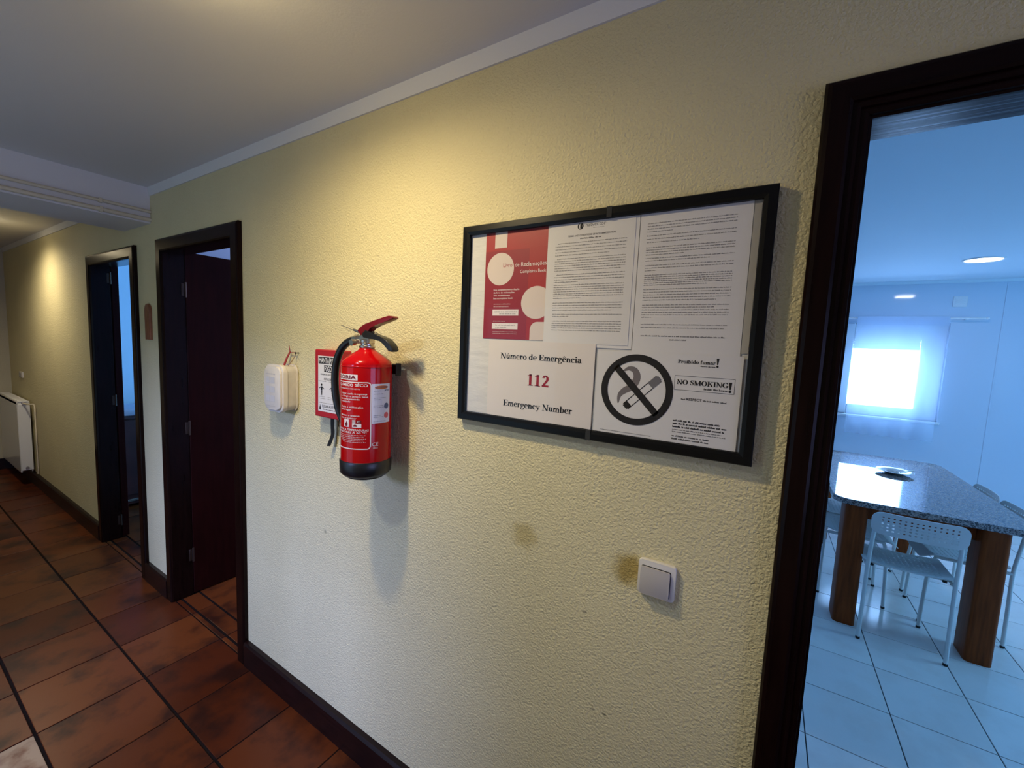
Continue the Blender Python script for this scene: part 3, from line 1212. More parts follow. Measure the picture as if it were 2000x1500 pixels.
def sheet(name, x0, x1, z0, z1, y, m, label, cat, curl=0.0):
    mb = MB()
    mb.box(x0, x1, y, y + 0.0005, z0, z1)
    o = mb.build(name, m)
    return tag(o, label, cat)


# red complaints-book poster
Y = -0.0118
po = sheet('complaints_book_poster', -0.6765, -0.4840, 1.5975, 1.8785, Y, M['poster_red'], 'red poster with pale circles about the complaints book inside the black frame', 'poster')
p = Print().quad(-0.6765, -0.540, 1.5975, 1.83)
p.plane('deep_red_panel', M['poster_deep'], po, Y, 0.0001)
p = Print().quad(-0.6475, -0.609, 1.8375, 1.8785)
p.disc(-0.6275, 1.7825, 0.0425, 0.0425, 40)
p.disc(-0.5140, 1.6930, 0.0445, 0.0415, 40, clip=(-1, -0.4842, 0, 3))
p.polys.append([(-0.529, 1.5976), (-0.4842, 1.5976), (-0.4842, 1.644)] + [(-0.507 + 0.0, 1.644)] + [(-0.509 - 0.020 * math.sin(math.radians(a)), 1.624 + 0.020 * math.cos(math.radians(a))) for a in range(0, 91, 15)])
p.plane('pale_shapes', M['poster_pink'], po, Y, 0.0002)
p = Print().text('de Reclamações', -0.4895, 1.7862, width=0.0925, cap=0.0105, align='r')
p.text('Complaints Book', -0.4900, 1.7690, width=0.0755, cap=0.0082, align='r')
for k, s in enumerate(('Este estabelecimento dispõe', 'de livro de reclamações', 'This establishment', 'has a complaints book')):
    p.text(s, -0.6465, 1.7262 - 0.0075 * k, width=(0.081, 0.066, 0.053, 0.062)[k], cap=0.0042, bold=0.01)
rn = random.Random(3)
p.words(-0.6445, -0.592, 1.6895, 0.0018, rn)
p.words(-0.6445, -0.596, 1.6825, 0.0018, rn)
p.words(-0.6445, -0.606, 1.6440, 0.0018, rn)
p.words(-0.6450, -0.567, 1.6162, 0.0014, rn)
p.words(-0.6450, -0.567, 1.6112, 0.0014, rn)
p.quad(-0.6475, -0.5655, 1.6600, 1.6760)
p.quad(-0.6475, -0.5660, 1.6240, 1.6400)
p.plane('white_lettering', M['white_print'], po, Y, 0.0003)
p = Print().text('Livro', -0.6180, 1.7868, width=0.0275, cap=0.0105)
p.plane('dark_lettering', M['ink_red'], po, Y, 0.0003)
p = Print()
for rowset in (((1.6690, -0.642, -0.570), (1.6632, -0.625, -0.575)), ((1.6335, -0.637, -0.574), (1.6278, -0.637, -0.602))):
    p = Print()
    for v, a, b in rowset:
        p.words(a, b, v, 0.0022, rn, bold=0.1)
    p.plane('address_lettering', M['ink_grey'], po, Y, 0.0004)['kind'] = 'stuff'

# two typed pages
Y = -0.0126
pu = sheet('under_sheet', -0.478, -0.2640, 1.5850, 1.8780, Y, M['paper'], 'blank white sheet peeping out behind the typed page with the letterhead', 'paper')
Y = -0.0134
pg1 = sheet('typed_page', -0.4880, -0.2725, 1.5925, 1.8785, Y, M['paper'], 'typed white page of terms with a small round letterhead logo at its top', 'paper')
p = Print()
p.ring(-0.4035, 1.8690, 0.0075, 0.0078, 0.0030, 0.0012)
p.quad(-0.4045, -0.3995, 1.8635, 1.8745)
p.plane('logo_mark', M['ink'], pg1, Y, 0.0002)
p = Print().text('natvector', -0.3905, 1.8668, width=0.049, cap=0.0085)
p.words(-0.372, -0.345, 1.8622, 0.0010, rn)
p.text('TERMS AND CONDITIONS OF ACCOMMODATION', -0.376, 1.8462, width=0.117, cap=0.0038, align='c', bold=0.02)
p.words(-0.403, -0.351, 1.8392, 0.0026, rn, bold=0.2)
paras = [(1.8315, 1.8035, 5, 0.78), (1.7950, 1.7670, 6, 0.95), (1.7573, 1.7395, 4, 0.36), (1.7326, 1.7010, 7, 0.42), (1.6895, 1.6720, 4, 0.85), (1.6620, 1.6570, 2, 0.25), (1.6455, 1.6235, 5, 0.99)]
for za, zb, n, last in paras:
    for k in range(n):
        z = za + (zb - za) * k / max(1, n - 1)
        p.words(-0.466 + (0.006 if k == 0 and za > 1.75 else 0), -0.2910, z, 0.0017, rn, last if k == n - 1 else 1.0, bold=0.05)
p.plane('typed_lines', M['ink_grey'], pg1, Y, 0.0002)['kind'] = 'stuff'
pg2 = sheet('typed_page', -0.2625, -0.0480, 1.5800, 1.8785, -0.0130, M['paper'], 'typed white page of numbered rules at the top right inside the black frame', 'paper')
p = Print()
paras = [(1.8560, 1.8385, 4, 0.30), (1.8300, 1.8160, 3, 0.62), (1.8050, 1.7895, 4, 0.45), (1.7822, 1.7770, 2, 0.75), (1.7670, 1.7560, 3, 0.14), (1.7465, 1.7250, 6, 0.73), (1.7155, 1.6925, 5, 0.85),
         (1.6820, 1.6770, 2, 0.84), (1.6715, 1.6555, 4, 0.12), (1.6400, 1.6330, 2, 0.97)]
for za, zb, n, last in paras:
    for k in range(n):
        z = za + (zb - za) * k / max(1, n - 1)
        p.words(-0.2465, -0.0745, z, 0.0017, rn, last if k == n - 1 else 1.0, bold=0.05)
p.words(-0.2450, -0.0790, 1.6150, 0.0021, rn, bold=0.25)
p.words(-0.1840, -0.1500, 1.6075, 0.0021, rn, bold=0.25)
p.plane('typed_lines', M['ink_grey'], pg2, -0.0130, 0.0002)['kind'] = 'stuff'
ts = MB().box(-0.0470, -0.0345, -0.0124, -0.0119, 1.586, 1.877).build('tape_strip', mat('grey_tape', (0.42, 0.40, 0.37), 0.6))
tag(ts, 'narrow grey tape strip along the right edge inside the black frame', 'tape')

# emergency number notice
Y = -0.0142
en = sheet('emergency_notice', -0.6530, -0.3475, 1.3890, 1.5935, Y, M['paper_cream'], 'white emergency number notice with red 112 at the lower left inside the frame', 'notice')
p = Print().serif('Número de Emergência', -0.6135, 1.5462, 0.2335, 0.0150)
p.serif('Emergency Number', -0.5990, 1.4195, 0.2015, 0.0160)
p.plane('black_lettering', M['ink'], en, Y, 0.0002)
p = Print().serif('112', -0.5275, 1.4800, 0.0645, 0.0295)
p.plane('red_numerals', M['ink_red'], en, Y, 0.0002)

# no smoking notice
Y = -0.0150
ns = sheet('no_smoking_notice', -0.3405, -0.0400, 1.3890, 1.5800, Y, M['paper'], 'white no smoking notice with a crossed-out cigarette at the lower right inside the frame', 'notice')
CX, CZ = -0.2468, 1.4944
p = Print().ring(CX, CZ, 0.0800, 0.0800, 0.0152, 0.0152, 0, 360, 72)
ang = math.radians(-46)
dx, dz = math.cos(ang), math.sin(ang)
p.line((CX - dx * 0.070, CZ - dz * 0.070), (CX + dx * 0.070, CZ + dz * 0.070), 0.0150)
p.plane('prohibition_ring', M['ink'], ns, Y, 0.0006)


def cig(u, v):
    a = math.radians(45)
    c0, c1 = CX + 0.013, CZ - 0.006
    return (c0 + u * math.cos(a) - v * math.sin(a), c1 + u * math.sin(a) + v * math.cos(a))


p = Print()
h = 0.0088
for u0, u1, v0, v1 in ((-0.044, 0.050, h - 0.0018, h), (-0.044, 0.050, -h, -h + 0.0018), (-0.047, -0.036, -h, h), (-0.050, -0.047, -h * 0.7, h * 0.7)):
    p.polys.append([cig(u0, v0), cig(u1, v0), cig(u1, v1), cig(u0, v1)])
p.plane('cigarette', M['ink'], ns, Y, 0.0003)
p = Print()
p.polys.append([cig(a, b) for a, b in ((0.026, -h), (0.047, -h), (0.053, -h * 0.5), (0.053, h * 0.5), (0.047, h), (0.026, h))])
p.plane('cigarette_tip', M['ink_grey'], ns, Y, 0.00045)
pts = smooth_path([(CX - 0.031, CZ + 0.040, 0), (CX - 0.018, CZ + 0.0475, 0), (CX - 0.004, CZ + 0.043, 0), (CX + 0.001, CZ + 0.027, 0), (CX - 0.008, CZ + 0.008, 0), (CX - 0.026, CZ - 0.004, 0), (CX - 0.036, CZ - 0.016, 0), (CX - 0.038, CZ - 0.034, 0)], 5)
n = len(pts)
Print().stroke([(q.x, q.y) for q in pts], [0.0015 + 0.0150 * math.sin(PI * min(1, i / (n - 1) * 1.0)) ** 0.8 for i in range(n)]).plane('smoke_curl', M['ink_smoke'], ns, Y, 0.0001)
p = Print().serif('Proibido fumar', -0.1620, 1.5604, 0.0725, 0.0074)
p.polys.append([(-0.0885, 1.5735), (-0.0835, 1.5735), (-0.0850, 1.5605), (-0.0868, 1.5605)])
p.disc(-0.0859, 1.5572, 0.0022, n=12)
p.text('dentro da casa', -0.0895, 1.5548, width=0.028, cap=0.0028, align='r', bold=0.02)
p.serif('NO SMOKING', -0.1610, 1.5156, 0.0985, 0.0100)
p.polys.append([(-0.0625, 1.5268), (-0.0565, 1.5268), (-0.0582, 1.5120), (-0.0606, 1.5120)])
p.disc(-0.0594, 1.5083, 0.0026, n=12)
p.serif('inside the house', -0.1080, 1.5075, 0.0445, 0.0042)
for a, b in (((-0.1657, 1.5036), (-0.0519, 1.5036)), ((-0.1657, 1.5338), (-0.0519, 1.5338)), ((-0.1657, 1.5036), (-0.1657, 1.5338)), ((-0.0519, 1.5036), (-0.0519, 1.5338))):
    p.line(a, b, 0.0007)
p.text('RESPECT', -0.1395, 1.4828, width=0.030, cap=0.0050, bold=0.02)
p.words(-0.1500, -0.1415, 1.4830, 0.0024, rn, bold=0.1)
p.words(-0.1070, -0.0640, 1.4832, 0.0024, rn, bold=0.1)
for k, (z, e) in enumerate(((1.4355, -0.070), (1.4290, -0.060), (1.4222, -0.0645))):
    p.words(-0.1628, e, z, 0.0030, rn, bold=0.25)
for k, (z, e) in enumerate(((1.4166, -0.068), (1.4118, -0.0600))):
    p.words(-0.1628, e, z, 0.0018, rn)
p.words(-0.1628, -0.0900, 1.4022, 0.0027, rn, bold=0.15)
p.words(-0.1628, -0.0910, 1.3960, 0.0027, rn, bold=0.15)
p.words(-0.3225, -0.2060, 1.3940, 0.0013, rn)
p.plane('black_lettering', M['ink'], ns, Y, 0.0003)

# ------------------------------------------------------------------ fire extinguisher
ECX, ECY, ER = -1.042, -0.1045, 0.0745
ex = empty('fire_extinguisher', (ECX, ECY, 1.155))
tag(ex, 'red fire extinguisher with black hose and black foot hung on the yellow wall', 'fire extinguisher')


def rel(o):
    """child built in world coordinates, kept in place under the extinguisher"""
    o.matrix_parent_inverse = Matrix.Translation((-ECX, -ECY, -1.155))
    return o


def exb(mb, name, m, smooth=35, parent=None):
    o = mb.build(name, m, parent or ex, smooth)
    if parent is None:
        rel(o)
    return o


prof = [(0.02, 1.168), (0.060, 1.170), (0.0745, 1.186), (0.0745, 1.500)]
prof += [(0.0740, 1.5055), (0.0725, 1.5105), (0.0695, 1.5155), (0.0650, 1.5205), (0.0590, 1.5255), (0.0520, 1.5305), (0.0445, 1.5355), (0.0370, 1.5402), (0.0300, 1.5445), (0.0250, 1.5480), (0.0225, 1.5520)]
prof += [(0.021, 1.556), (0.0, 1.557)]
body = exb(MB().lathe(prof[:-1], ECX, ECY, 64), 'cylinder_body', M['red'], 40)
# welded seam
exb(MB().lathe([(0.0744, 1.497), (0.0752, 1.4985), (0.0752, 1.5005), (0.0744, 1.502)], ECX, ECY, 64, cap=False), 'seam', M['red'], 60)
foot = [(0.0, 1.156), (0.050, 1.156), (0.0565, 1.158), (0.058, 1.164), (0.068, 1.166), (0.0765, 1.176), (0.0775, 1.212), (0.0755, 1.215), (0.0740, 1.215)]
exb(MB().lathe(foot[1:], ECX, ECY, 64), 'foot_ring', M['black'], 40)
# neck and valve
exb(MB().lathe([(0.022, 1.553), (0.024, 1.556), (0.024, 1.560), (0.019, 1.562), (0.019, 1.568), (0.022, 1.570), (0.022, 1.578), (0.015, 1.581)], ECX, ECY, 24), 'neck_collar', M['metal'], 40)
exb(MB().box(-1.066, -1.020, -0.1175, -0.0915, 1.566, 1.594, 0.003), 'valve_block', M['metal'])
exb(MB().tube([(-1.060, ECY, 1.5795), (-1.088, ECY, 1.5795)], 0.0125, 14).tube([(-1.083, ECY, 1.5795), (-1.101, ECY, 1.5785)], 0.0145, 6), 'hose_coupling', M['metal'])
exb(MB().tube([(-1.085, ECY - 0.012, 1.570), (-1.085, ECY - 0.026, 1.568)], 0.010, 16), 'pressure_gauge', M['metal'])
lever = [(-1.0745, 1.6062), (-1.0631, 1.6151), (-1.05, 1.6215), (-1.0371, 1.6266), (-1.0007, 1.6361), (-0.9654, 1.6447), (-0.938, 1.6511), (-0.9244, 1.6492), (-0.9196, 1.6453), (-0.9259, 1.641),
         (-0.9616, 1.6311), (-0.9915, 1.6235), (-1.0166, 1.6159), (-1.0201, 1.6085), (-1.0366, 1.5983), (-1.059, 1.5915)]
exb(MB().prism(lever, ECY - 0.012, ECY + 0.012, 'y', 0.002), 'squeeze_lever', M['red_dark'])
carry = [(-1.0515, 1.5967), (-1.0367, 1.6082), (-1.02, 1.6036), (-0.9999, 1.5961), (-0.973, 1.5907), (-0.9484, 1.5836), (-0.9309, 1.5711), (-0.9204, 1.5585), (-0.9194, 1.5514), (-0.9252, 1.5476),
         (-0.9355, 1.5489), (-0.9444, 1.5617), (-0.9568, 1.5714), (-0.9709, 1.5763), (-0.9996, 1.5815), (-1.0252, 1.5856), (-1.0475, 1.585)]
exb(MB().prism(carry, ECY - 0.0135, ECY + 0.0135, 'y', 0.0025), 'carry_handle', M['black'])
pin = exb(MB().tube([(-1.1056, ECY, 1.6081), (-1.0725, ECY, 1.6000)], 0.0045, 10), 'safety_pin', M['metal'])
wire = MB().tube([(-1.1744, ECY, 1.6231), (-1.1085, ECY, 1.6065), (-1.10, ECY, 1.606)], 0.0012, 6).build('pin_wire', M['metal'], pin)
exb(MB().tube([(-1.015, ECY - 0.004, 1.6035), (-1.000, ECY - 0.006, 1.601), (-0.995, ECY - 0.012, 1.5985), (-0.990, ECY - 0.008, 1.596)], 0.0022, 6), 'seal_wire', M['metal'])
hose = smooth_path([(-1.075, ECY, 1.5795), (-1.1032, ECY, 1.5775), (-1.1405, ECY - 0.002, 1.5635), (-1.171, ECY - 0.003, 1.5345), (-1.1917, ECY - 0.002, 1.489), (-1.1985, ECY, 1.4296), (-1.1909, ECY + 0.002, 1.3712),
                    (-1.1750, ECY + 0.008, 1.3223), (-1.1500, ECY + 0.020, 1.274), (-1.128, ECY + 0.030, 1.245)], 6)
hs = exb(MB().tube(hose, 0.0118, 14), 'hose', M['black'], 60)
exb(MB().tube([(-1.128, ECY + 0.030, 1.245), (-1.122, ECY + 0.033, 1.225)], [0.0125, 0.009], 12), 'nozzle', M['black'], 60)
exb(MB().box(-1.092, -1.056, -0.031, 0.0, 1.25, 1.500, 0.002).box(-1.110, -0.982, -0.031, -0.022, 1.474, 1.506, 0.003).box(-0.9860, -0.9800, -0.044, -0.022, 1.470, 1.510, 0.002), 'wall_bracket', M['black'])

# print on the cylinder: u is the angle from the front in degrees


def ct(p, s, u0, u1, v, cap, bold=0.0):
    """sans text between two angles"""
    return p.text(s, u0, v, width=u1 - u0, cap=cap, bold=bold)


rl = ER + 0.0003
p = Print()
u_r, u_l, z_t, z_b, rad_u, rad_v = 61.5, -70, 1.4560, 1.2560, 9.0, 0.012
w = 2.6
p.quad(u_l, u_r - rad_u, z_t - 0.003, z_t).quad(u_l, u_r - rad_u, z_b, z_b + 0.003).quad(u_r - w, u_r, z_b + rad_v, z_t - rad_v)
p.ring(u_r - rad_u, z_t - rad_v, rad_u, rad_v, w, 0.003, 0, 90)
p.ring(u_r - rad_u, z_b + rad_v, rad_u, rad_v, w, 0.003, 270, 360)
p.quad(-45, 31, 1.4605, 1.4770)
ct(p, 'PÓ QUÍMICO SÊCO', -46, 53, 1.4425, 0.0075, 0.02)
L = [('CARGA 6 KG - PRESSURIZADO COM AZOTO', -42, 37, 1.4335, 0.0035), ('1 - Retirar a cavilha de segurança', -20, 52, 1.4185, 0.0050), ('2 - Dirigir o jacto à base', -20, 54, 1.4105, 0.0050), ('das chamas premindo', -20, 36, 1.4025, 0.0050), ('o manípulo', -20, 14, 1.3950, 0.0050),
     ('Após a utilização', -18, 44, 1.3790, 0.0050), ('recarregar', -18, 16, 1.3710, 0.0050), ('Manter o acesso', -18, 36, 1.3540, 0.0050), ('livre ao extintor', -18, 29, 1.3460, 0.0050),
     ('NÃO EXPOR A TEMPERATURAS', -44, 56, 1.3110, 0.0058), ('SUPERIORES A 60 ºC', -36, 52, 1.3035, 0.0052)]
for s, a, b, v, cap in L:
    ct(p, s, a, b, v, cap, 0.012)
rn = random.Random(5)
for k in range(5):
    u = -40 + 8 * k
    p2 = Print().words(math.radians(u) * ER, math.radians(50 - (4 if k % 2 else 0)) * ER, 1.2970 - 0.0052 * k, 0.0020, rn)
    for q in p2.polys:
        p.polys.append([(math.degrees(a / ER), b) for a, b in q])
ct(p, 'CE', 64, 78, 1.2650, 0.0110, 0.0)
ct(p, '0062', 66, 77, 1.2575, 0.0040, 0.01)
p.quad(-4.5, 10, 1.3215, 1.3440).quad(19, 27, 1.3215, 1.3440).quad(27, 40, 1.3215, 1.3330)
p.quad(19, 27, 1.3330, 1.3440)
lab = rel(p.cylinder('printed_panel', M['white_print'], ex, ECX, ECY, rl))
p = Print()
ct(p, 'GLORIA', -39, 28, 1.4638, 0.0105, 0.03)
rel(p.cylinder('maker_lettering', M['red_dark'], ex, ECX, ECY, rl + 0.0003))
# pictograms
p = Print()
p.polys.append([(0, 1.324), (5, 1.324), (7, 1.330), (5, 1.336), (4, 1.341), (2, 1.335), (-1.5, 1.331)])
rel(p.cylinder('flame_pictogram', M['red_dark'], ex, ECX, ECY, rl + 0.0003))
p = Print()
p.polys.append([(22, 1.324), (30, 1.324), (31, 1.328), (26, 1.331), (22, 1.328)])
p.quad(28.5, 40, 1.3342, 1.3440)
rel(p.cylinder('class_pictogram', M['red_dark'], ex, ECX, ECY, rl + 0.0003))
p = Print()
ct(p, 'C', 31.5, 37.5, 1.3362, 0.0060, 0.01)
rel(p.cylinder('class_letter', M['white_print'], ex, ECX, ECY, rl + 0.0006))
p = Print().quad(62.2, 112, 1.3330, 1.4510)
rel(p.cylinder('service_label', M['label_white'], ex, ECX, ECY, rl + 0.0003))
p = Print().disc(86, 1.4405, 18, 0.0055, 24)
rel(p.cylinder('flame_emblem', M['orange_print'], ex, ECX, ECY, rl + 0.0006))
p = Print()
ct(p, 'EXTINTORES', 71, 102, 1.4384, 0.0048, 0.02)
ct(p, 'Nº 03', 94, 106, 1.4290, 0.0046, 0.03)
for k, v in enumerate((1.4290, 1.4200, 1.4080, 1.4030, 1.3850, 1.3800, 1.3560, 1.3510, 1.3380)):
    p2 = Print().words(math.radians(66) * ER, math.radians(84 + 6 * (k % 3)) * ER, v, 0.0019, rn)
    for q in p2.polys:
        p.polys.append([(math.degrees(a / ER), b) for a, b in q])
rel(p.cylinder('service_print', M['blue_print'], ex, ECX, ECY, rl + 0.0009))['kind'] = 'stuff'
p = Print().ring(99, 1.3840, 7.0, 0.0090, 7.0, 0.0090, 0, 360, 24)
rel(p.cylinder('blue_seal', M['blue_print'], ex, ECX, ECY, rl + 0.0009))
p = Print().ring(99, 1.3555, 7.0, 0.0090, 7.0, 0.0090, 0, 360, 24)
rel(p.cylinder('red_seal', M['pink_print'], ex, ECX, ECY, rl + 0.0009))

# ------------------------------------------------------------------ fire blanket case
fb = empty('fire_blanket_case', (-1.330, 0, 1.290))
tag(fb, 'flat red fire blanket case on the wall behind the extinguisher hose', 'fire blanket')
MB().box(-0.078, 0.078, -0.040, 0.0, 0.0, 0.246, 0.004, 2).build('case', M['red_plastic'], fb)
MB().box(-0.057, 0.062, -0.0408, -0.0398, 0.022, 0.224).build('label_panel', M['paper'], fb)
p = Print()
yb = -0.0408
p.quad(-0.0535, 0.0090, 0.1955, 0.2195).quad(0.0115, 0.0590, 0.1955, 0.2195).quad(-0.0215, 0.0255, 0.1660, 0.1910)
p.text('COBERTOR ANTI FOGO', 0.0, 0.1550, width=0.085, cap=0.0048, align='c', bold=0.02)
p.text('INSTRUÇÕES', 0.0, 0.1375, width=0.044, cap=0.0070, align='c', bold=0.02)
rn = random.Random(9)
for u0, u1, v in ((-0.052, -0.01, 0.1310), (0.005, 0.055, 0.1310), (-0.052, -0.02, 0.0745), (0.0, 0.05, 0.0745), (-0.052, -0.015, 0.068), (0.0, 0.045, 0.068), (-0.05, 0.0, 0.0525), (0.005, 0.055, 0.0525)):
    p.words(u0, u1, v, 0.0020, rn)
p.text('PUXAR AS FITAS', 0.008, 0.0375, width=0.080, cap=0.0090, align='c', bold=0.02)
p.words(-0.03, 0.045, 0.0290, 0.0030, rn, bold=0.2)
# little pictures: figures with a blanket, bottle
for ux in (-0.036, 0.024):
    p.disc(ux, 0.1190, 0.0045, n=12)
    p.polys.append([(ux - 0.005, 0.113), (ux + 0.005, 0.113), (ux + 0.004, 0.098), (ux - 0.004, 0.098)])
    p.polys.append([(ux - 0.003, 0.097), (ux + 0.004, 0.097), (ux + 0.003, 0.081), (ux - 0.001, 0.081)])
    p.line((ux + 0.004, 0.111), (ux + 0.015, 0.104), 0.003)
    p.line((ux - 0.004, 0.111), (ux - 0.014, 0.106), 0.003)
p.polys.append([(-0.049, 0.0275), (-0.041, 0.0275), (-0.041, 0.036), (-0.0435, 0.041), (-0.0435, 0.0455), (-0.0465, 0.0455), (-0.0465, 0.041), (-0.049, 0.036)])
p.plane('black_lettering', M['ink'], fb, yb, 0.0002)
# white title letters on black blocks
p = Print()
p.text('MANTA PARA', 0.002, 0.1985, width=0.106, cap=0.0180, align='c', bold=0.02)
p.text('FOGO', 0.002, 0.1690, width=0.041, cap=0.0190, align='c', bold=0.02)
p.plane('white_lettering', M['paper'], fb, yb, 0.0004)
st = [(0.008, -0.022, 0.004), (0.008, -0.022, -0.030), (0.007, -0.020, -0.062), (0.002, -0.024, -0.085), (-0.006, -0.028, -0.108)]
mb = MB()
P0 = smooth_path(st, 4)
A = [mb.bm.verts.new((q.x - 0.0185 + 0.0, q.y, q.z)) for q in P0]
B = [mb.bm.verts.new((q.x + 0.0, q.y, q.z + 0.002)) for q in P0]
A2 = [mb.bm.verts.new((q.x - 0.0185, q.y + 0.0025, q.z)) for q in P0]
B2 = [mb.bm.verts.new((q.x, q.y + 0.0025, q.z + 0.002)) for q in P0]
for i in range(len(P0) - 1):
    for a, b in ((A, B), (B, B2), (B2, A2), (A2, A)):
        mb.bm.faces.new((a[i], b[i], b[i + 1], a[i + 1]))
mb.bm.faces.new((A[0], A2[0], B2[0], B[0]))
mb.bm.faces.new((A[-1], B[-1], B2[-1], A2[-1]))
mb.build('pull_strap', M['black'], fb, 40)

# ------------------------------------------------------------------ white plastic box hanging from a nail
bx = empty('plastic_box', (-1.640, 0, 1.280))
tag(bx, 'small white plastic box with rounded corners hanging left of the extinguisher', 'box')
MB().prism(rrect(-0.060, 0.058, 0.004, 0.182, 0.026), -0.046, -0.006, 'y', 0.003).build('tub', M['plastic_tub'], bx, 40)
MB().prism(rrect(-0.067, 0.064, 0.0, 0.187, 0.028), -0.007, -0.002, 'y', 0.002).build('back_rim', M['plastic_white'], bx, 40)
MB().prism(rrect(-0.066, 0.064, -0.001, 0.186, 0.030), -0.062, -0.044, 'y', 0.004, 3).prism(rrect(-0.058, 0.056, 0.008, 0.178, 0.028), -0.070, -0.060, 'y', 0.004, 3).build('lid', M['plastic_white'], bx, 40)
p = Print()
rn = random.Random(21)
p.words(-0.046, 0.020, 0.146, 0.004, rn, bold=0.3)
for k in range(6):
    p.quad(-0.046 + 0.034 * (k % 2), -0.018 + 0.036 * (k % 2), 0.112 - 0.036 * (k // 2), 0.136 - 0.036 * (k // 2))
p.words(-0.046, 0.02, 0.020, 0.003, rn)
p.plane('faded_print', mat('faded_grey_print', (0.54, 0.52, 0.50), 0.5), bx, -0.0702, 0.0002)
cd = MB()
cd.tube([(0.012, -0.030, 0.180), (0.016, -0.020, 0.212), (0.0205, -0.010, 0.236), (0.021, -0.010, 0.240)], [0.0042, 0.0038, 0.0032, 0.002], 8)
cd.tube([(0.020, -0.010, 0.236), (0.018, -0.012, 0.262)], 0.0016, 6)
cd.tube([(0.020, -0.010, 0.234), (0.066, -0.010, 0.234)], 0.0012, 6)
cd.build('red_cord', mat('red_cord_plastic', (0.28, 0.02, 0.02), 0.5), bx, 50)
MB().tube([(0.066, -0.010, 0.234), (0.058, -0.020, 0.208), (0.040, -0.030, 0.180)], 0.0012, 6).build('string', mat('brown_string', (0.25, 0.13, 0.06), 0.8), bx)
MB().tube([(0.066, 0.0, 0.234), (0.066, -0.014, 0.234)], 0.0018, 8).tube([(0.066, -0.014, 0.234), (0.066, -0.016, 0.234)], 0.004, 10).build('nail', M['black'], bx, 40)

# ------------------------------------------------------------------ light switch below the frame
sw = empty('light_switch', (-0.1715, 0, 1.0685))
tag(sw, 'square white rocker light switch below the black frame beside a brown stain', 'light switch')
MB().prism(rrect(-0.0405, 0.0405, -0.0405, 0.0405, 0.006), -0.011, 0.0, 'y', 0.0025, 3).build('cover_plate', M['switch_plate'], sw, 40)
mb = MB()
mb.prism(rrect(-0.0335, 0.0310, -0.0345, 0.0280, 0.004), -0.0115, -0.009, 'y')
mb.build('rocker_gap', M['black'], sw)
mb = MB()
pts = rrect(-0.0340, 0.0295, -0.0350, 0.0262, 0.004)
va = [mb.bm.verts.new((u, -0.0205 + 0.004 * (v - -0.035) / 0.062, v)) for u, v in pts]
vb = [mb.bm.verts.new((u, -0.010, v)) for u, v in pts]
fa = mb.bm.faces.new(va)
mb.bm.faces.new(list(reversed(vb)))
for i in range(len(pts)):
    mb.bm.faces.new((va[i], vb[i], vb[(i + 1) % len(pts)], va[(i + 1) % len(pts)]))
bmesh.ops.bevel(mb.bm, geom=list(fa.edges), offset=0.002, segments=2, affect='EDGES', profile=0.5)
mb.build('rocker', M['switch'], sw, 40)

# small switch at the far end
s2 = empty('light_switch', (-6.42, 0, 1.064))
tag(s2, 'tiny white light switch on the wall above the radiator', 'light switch')
MB().prism(rrect(-0.07, 0.07, -0.030, 0.030, 0.006), -0.010, 0.0, 'y', 0.002).build('cover_plate', M['switch_plate'], s2, 40)
MB().box(-0.05, 0.05, -0.014, -0.009, -0.02, 0.02, 0.002).build('rocker', M['switch'], s2)

# brown plaque between the two doors
pl = MB().prism([(-0.034, 0), (0.034, 0), (0.035, 0.17)] + [(0.035 * math.cos(math.radians(a)), 0.172 + 0.034 * math.sin(math.radians(a))) for a in range(0, 181, 15)], -0.014, 0, 'y', 0.002).build('wall_plaque', M['plaque'], None, 40, (-3.060, 0, 1.520))
tag(pl, 'narrow brown wooden plaque with rounded top between the two left doors', 'plaque')

# ------------------------------------------------------------------ radiator
rd = empty('radiator', (-6.05, 0, 0.135))
tag(rd, 'white panel radiator low on the wall at the far end of the hallway', 'radiator')
H = 0.70
RL = 0.86
MB().box(-RL, -0.012, -0.100, -0.088, 0, H, 0.004, 2).build('front_panel', M['radiator'], rd)
MB().box(-RL, -0.012, -0.030, -0.020, 0, H, 0.004, 2).build('rear_panel', M['radiator'], rd)
MB().box(-0.012, 0.0, -0.098, -0.018, 0.02, H - 0.03, 0.004, 2).build('side_cover', M['radiator'], rd)
for k in range(18):
    x = -RL + 0.01 + k * (RL - 0.03) / 17
    MB().box(x - 0.012, x + 0.012, -0.092, -0.028, H - 0.012, H + 0.004, 0.003).build('top_slat', M['radiator'], rd)
MB().box(-RL, -0.012, -0.100, -0.018, H - 0.03, H - 0.011).build('top_cover', M['radiator'], rd)
for z in (0.045, H - 0.02):
    MB().tube([(-0.004, -0.060, z), (0.012, -0.060, z)], 0.013, 12).build('valve_cap', M['metal'], rd, 40)
MB().tube([(0.012, -0.060, H - 0.02), (0.10, -0.050, H - 0.02), (0.13, -0.012, H - 0.02), (0.145, -0.012, H - 0.035), (0.13, -0.012, 0.0), (0.10, -0.012, 0.0)], 0.0065, 10).build('feed_pipe', M['conduit'], rd, 50)
MB().box(-0.5, -0.46, -0.021, -0.001, 0.1, 0.6).build('wall_hook', M['radiator'], rd)

# conduits along the beam
for z, r, lab in ((2.2300, 0.0085, 'thin cream pipe along the ceiling beam, the upper one of two'), (2.1855, 0.0110, 'thicker cream pipe along the ceiling beam just under the upper one')):
    o = MB().tube([(-2.989, -0.001, z), (-2.989, -1.999, z)], r, 12).build('conduit_pipe', M['conduit'], None, 50)
    tag(o, lab, 'pipe')
    for y in (-0.205, -0.95, -1.7):
        MB().box(-3.0, -2.989 + r + 0.001, y - 0.007, y + 0.007, z - r - 0.003, z + r + 0.003, 0.002).build('pipe_clip', M['conduit'], o)

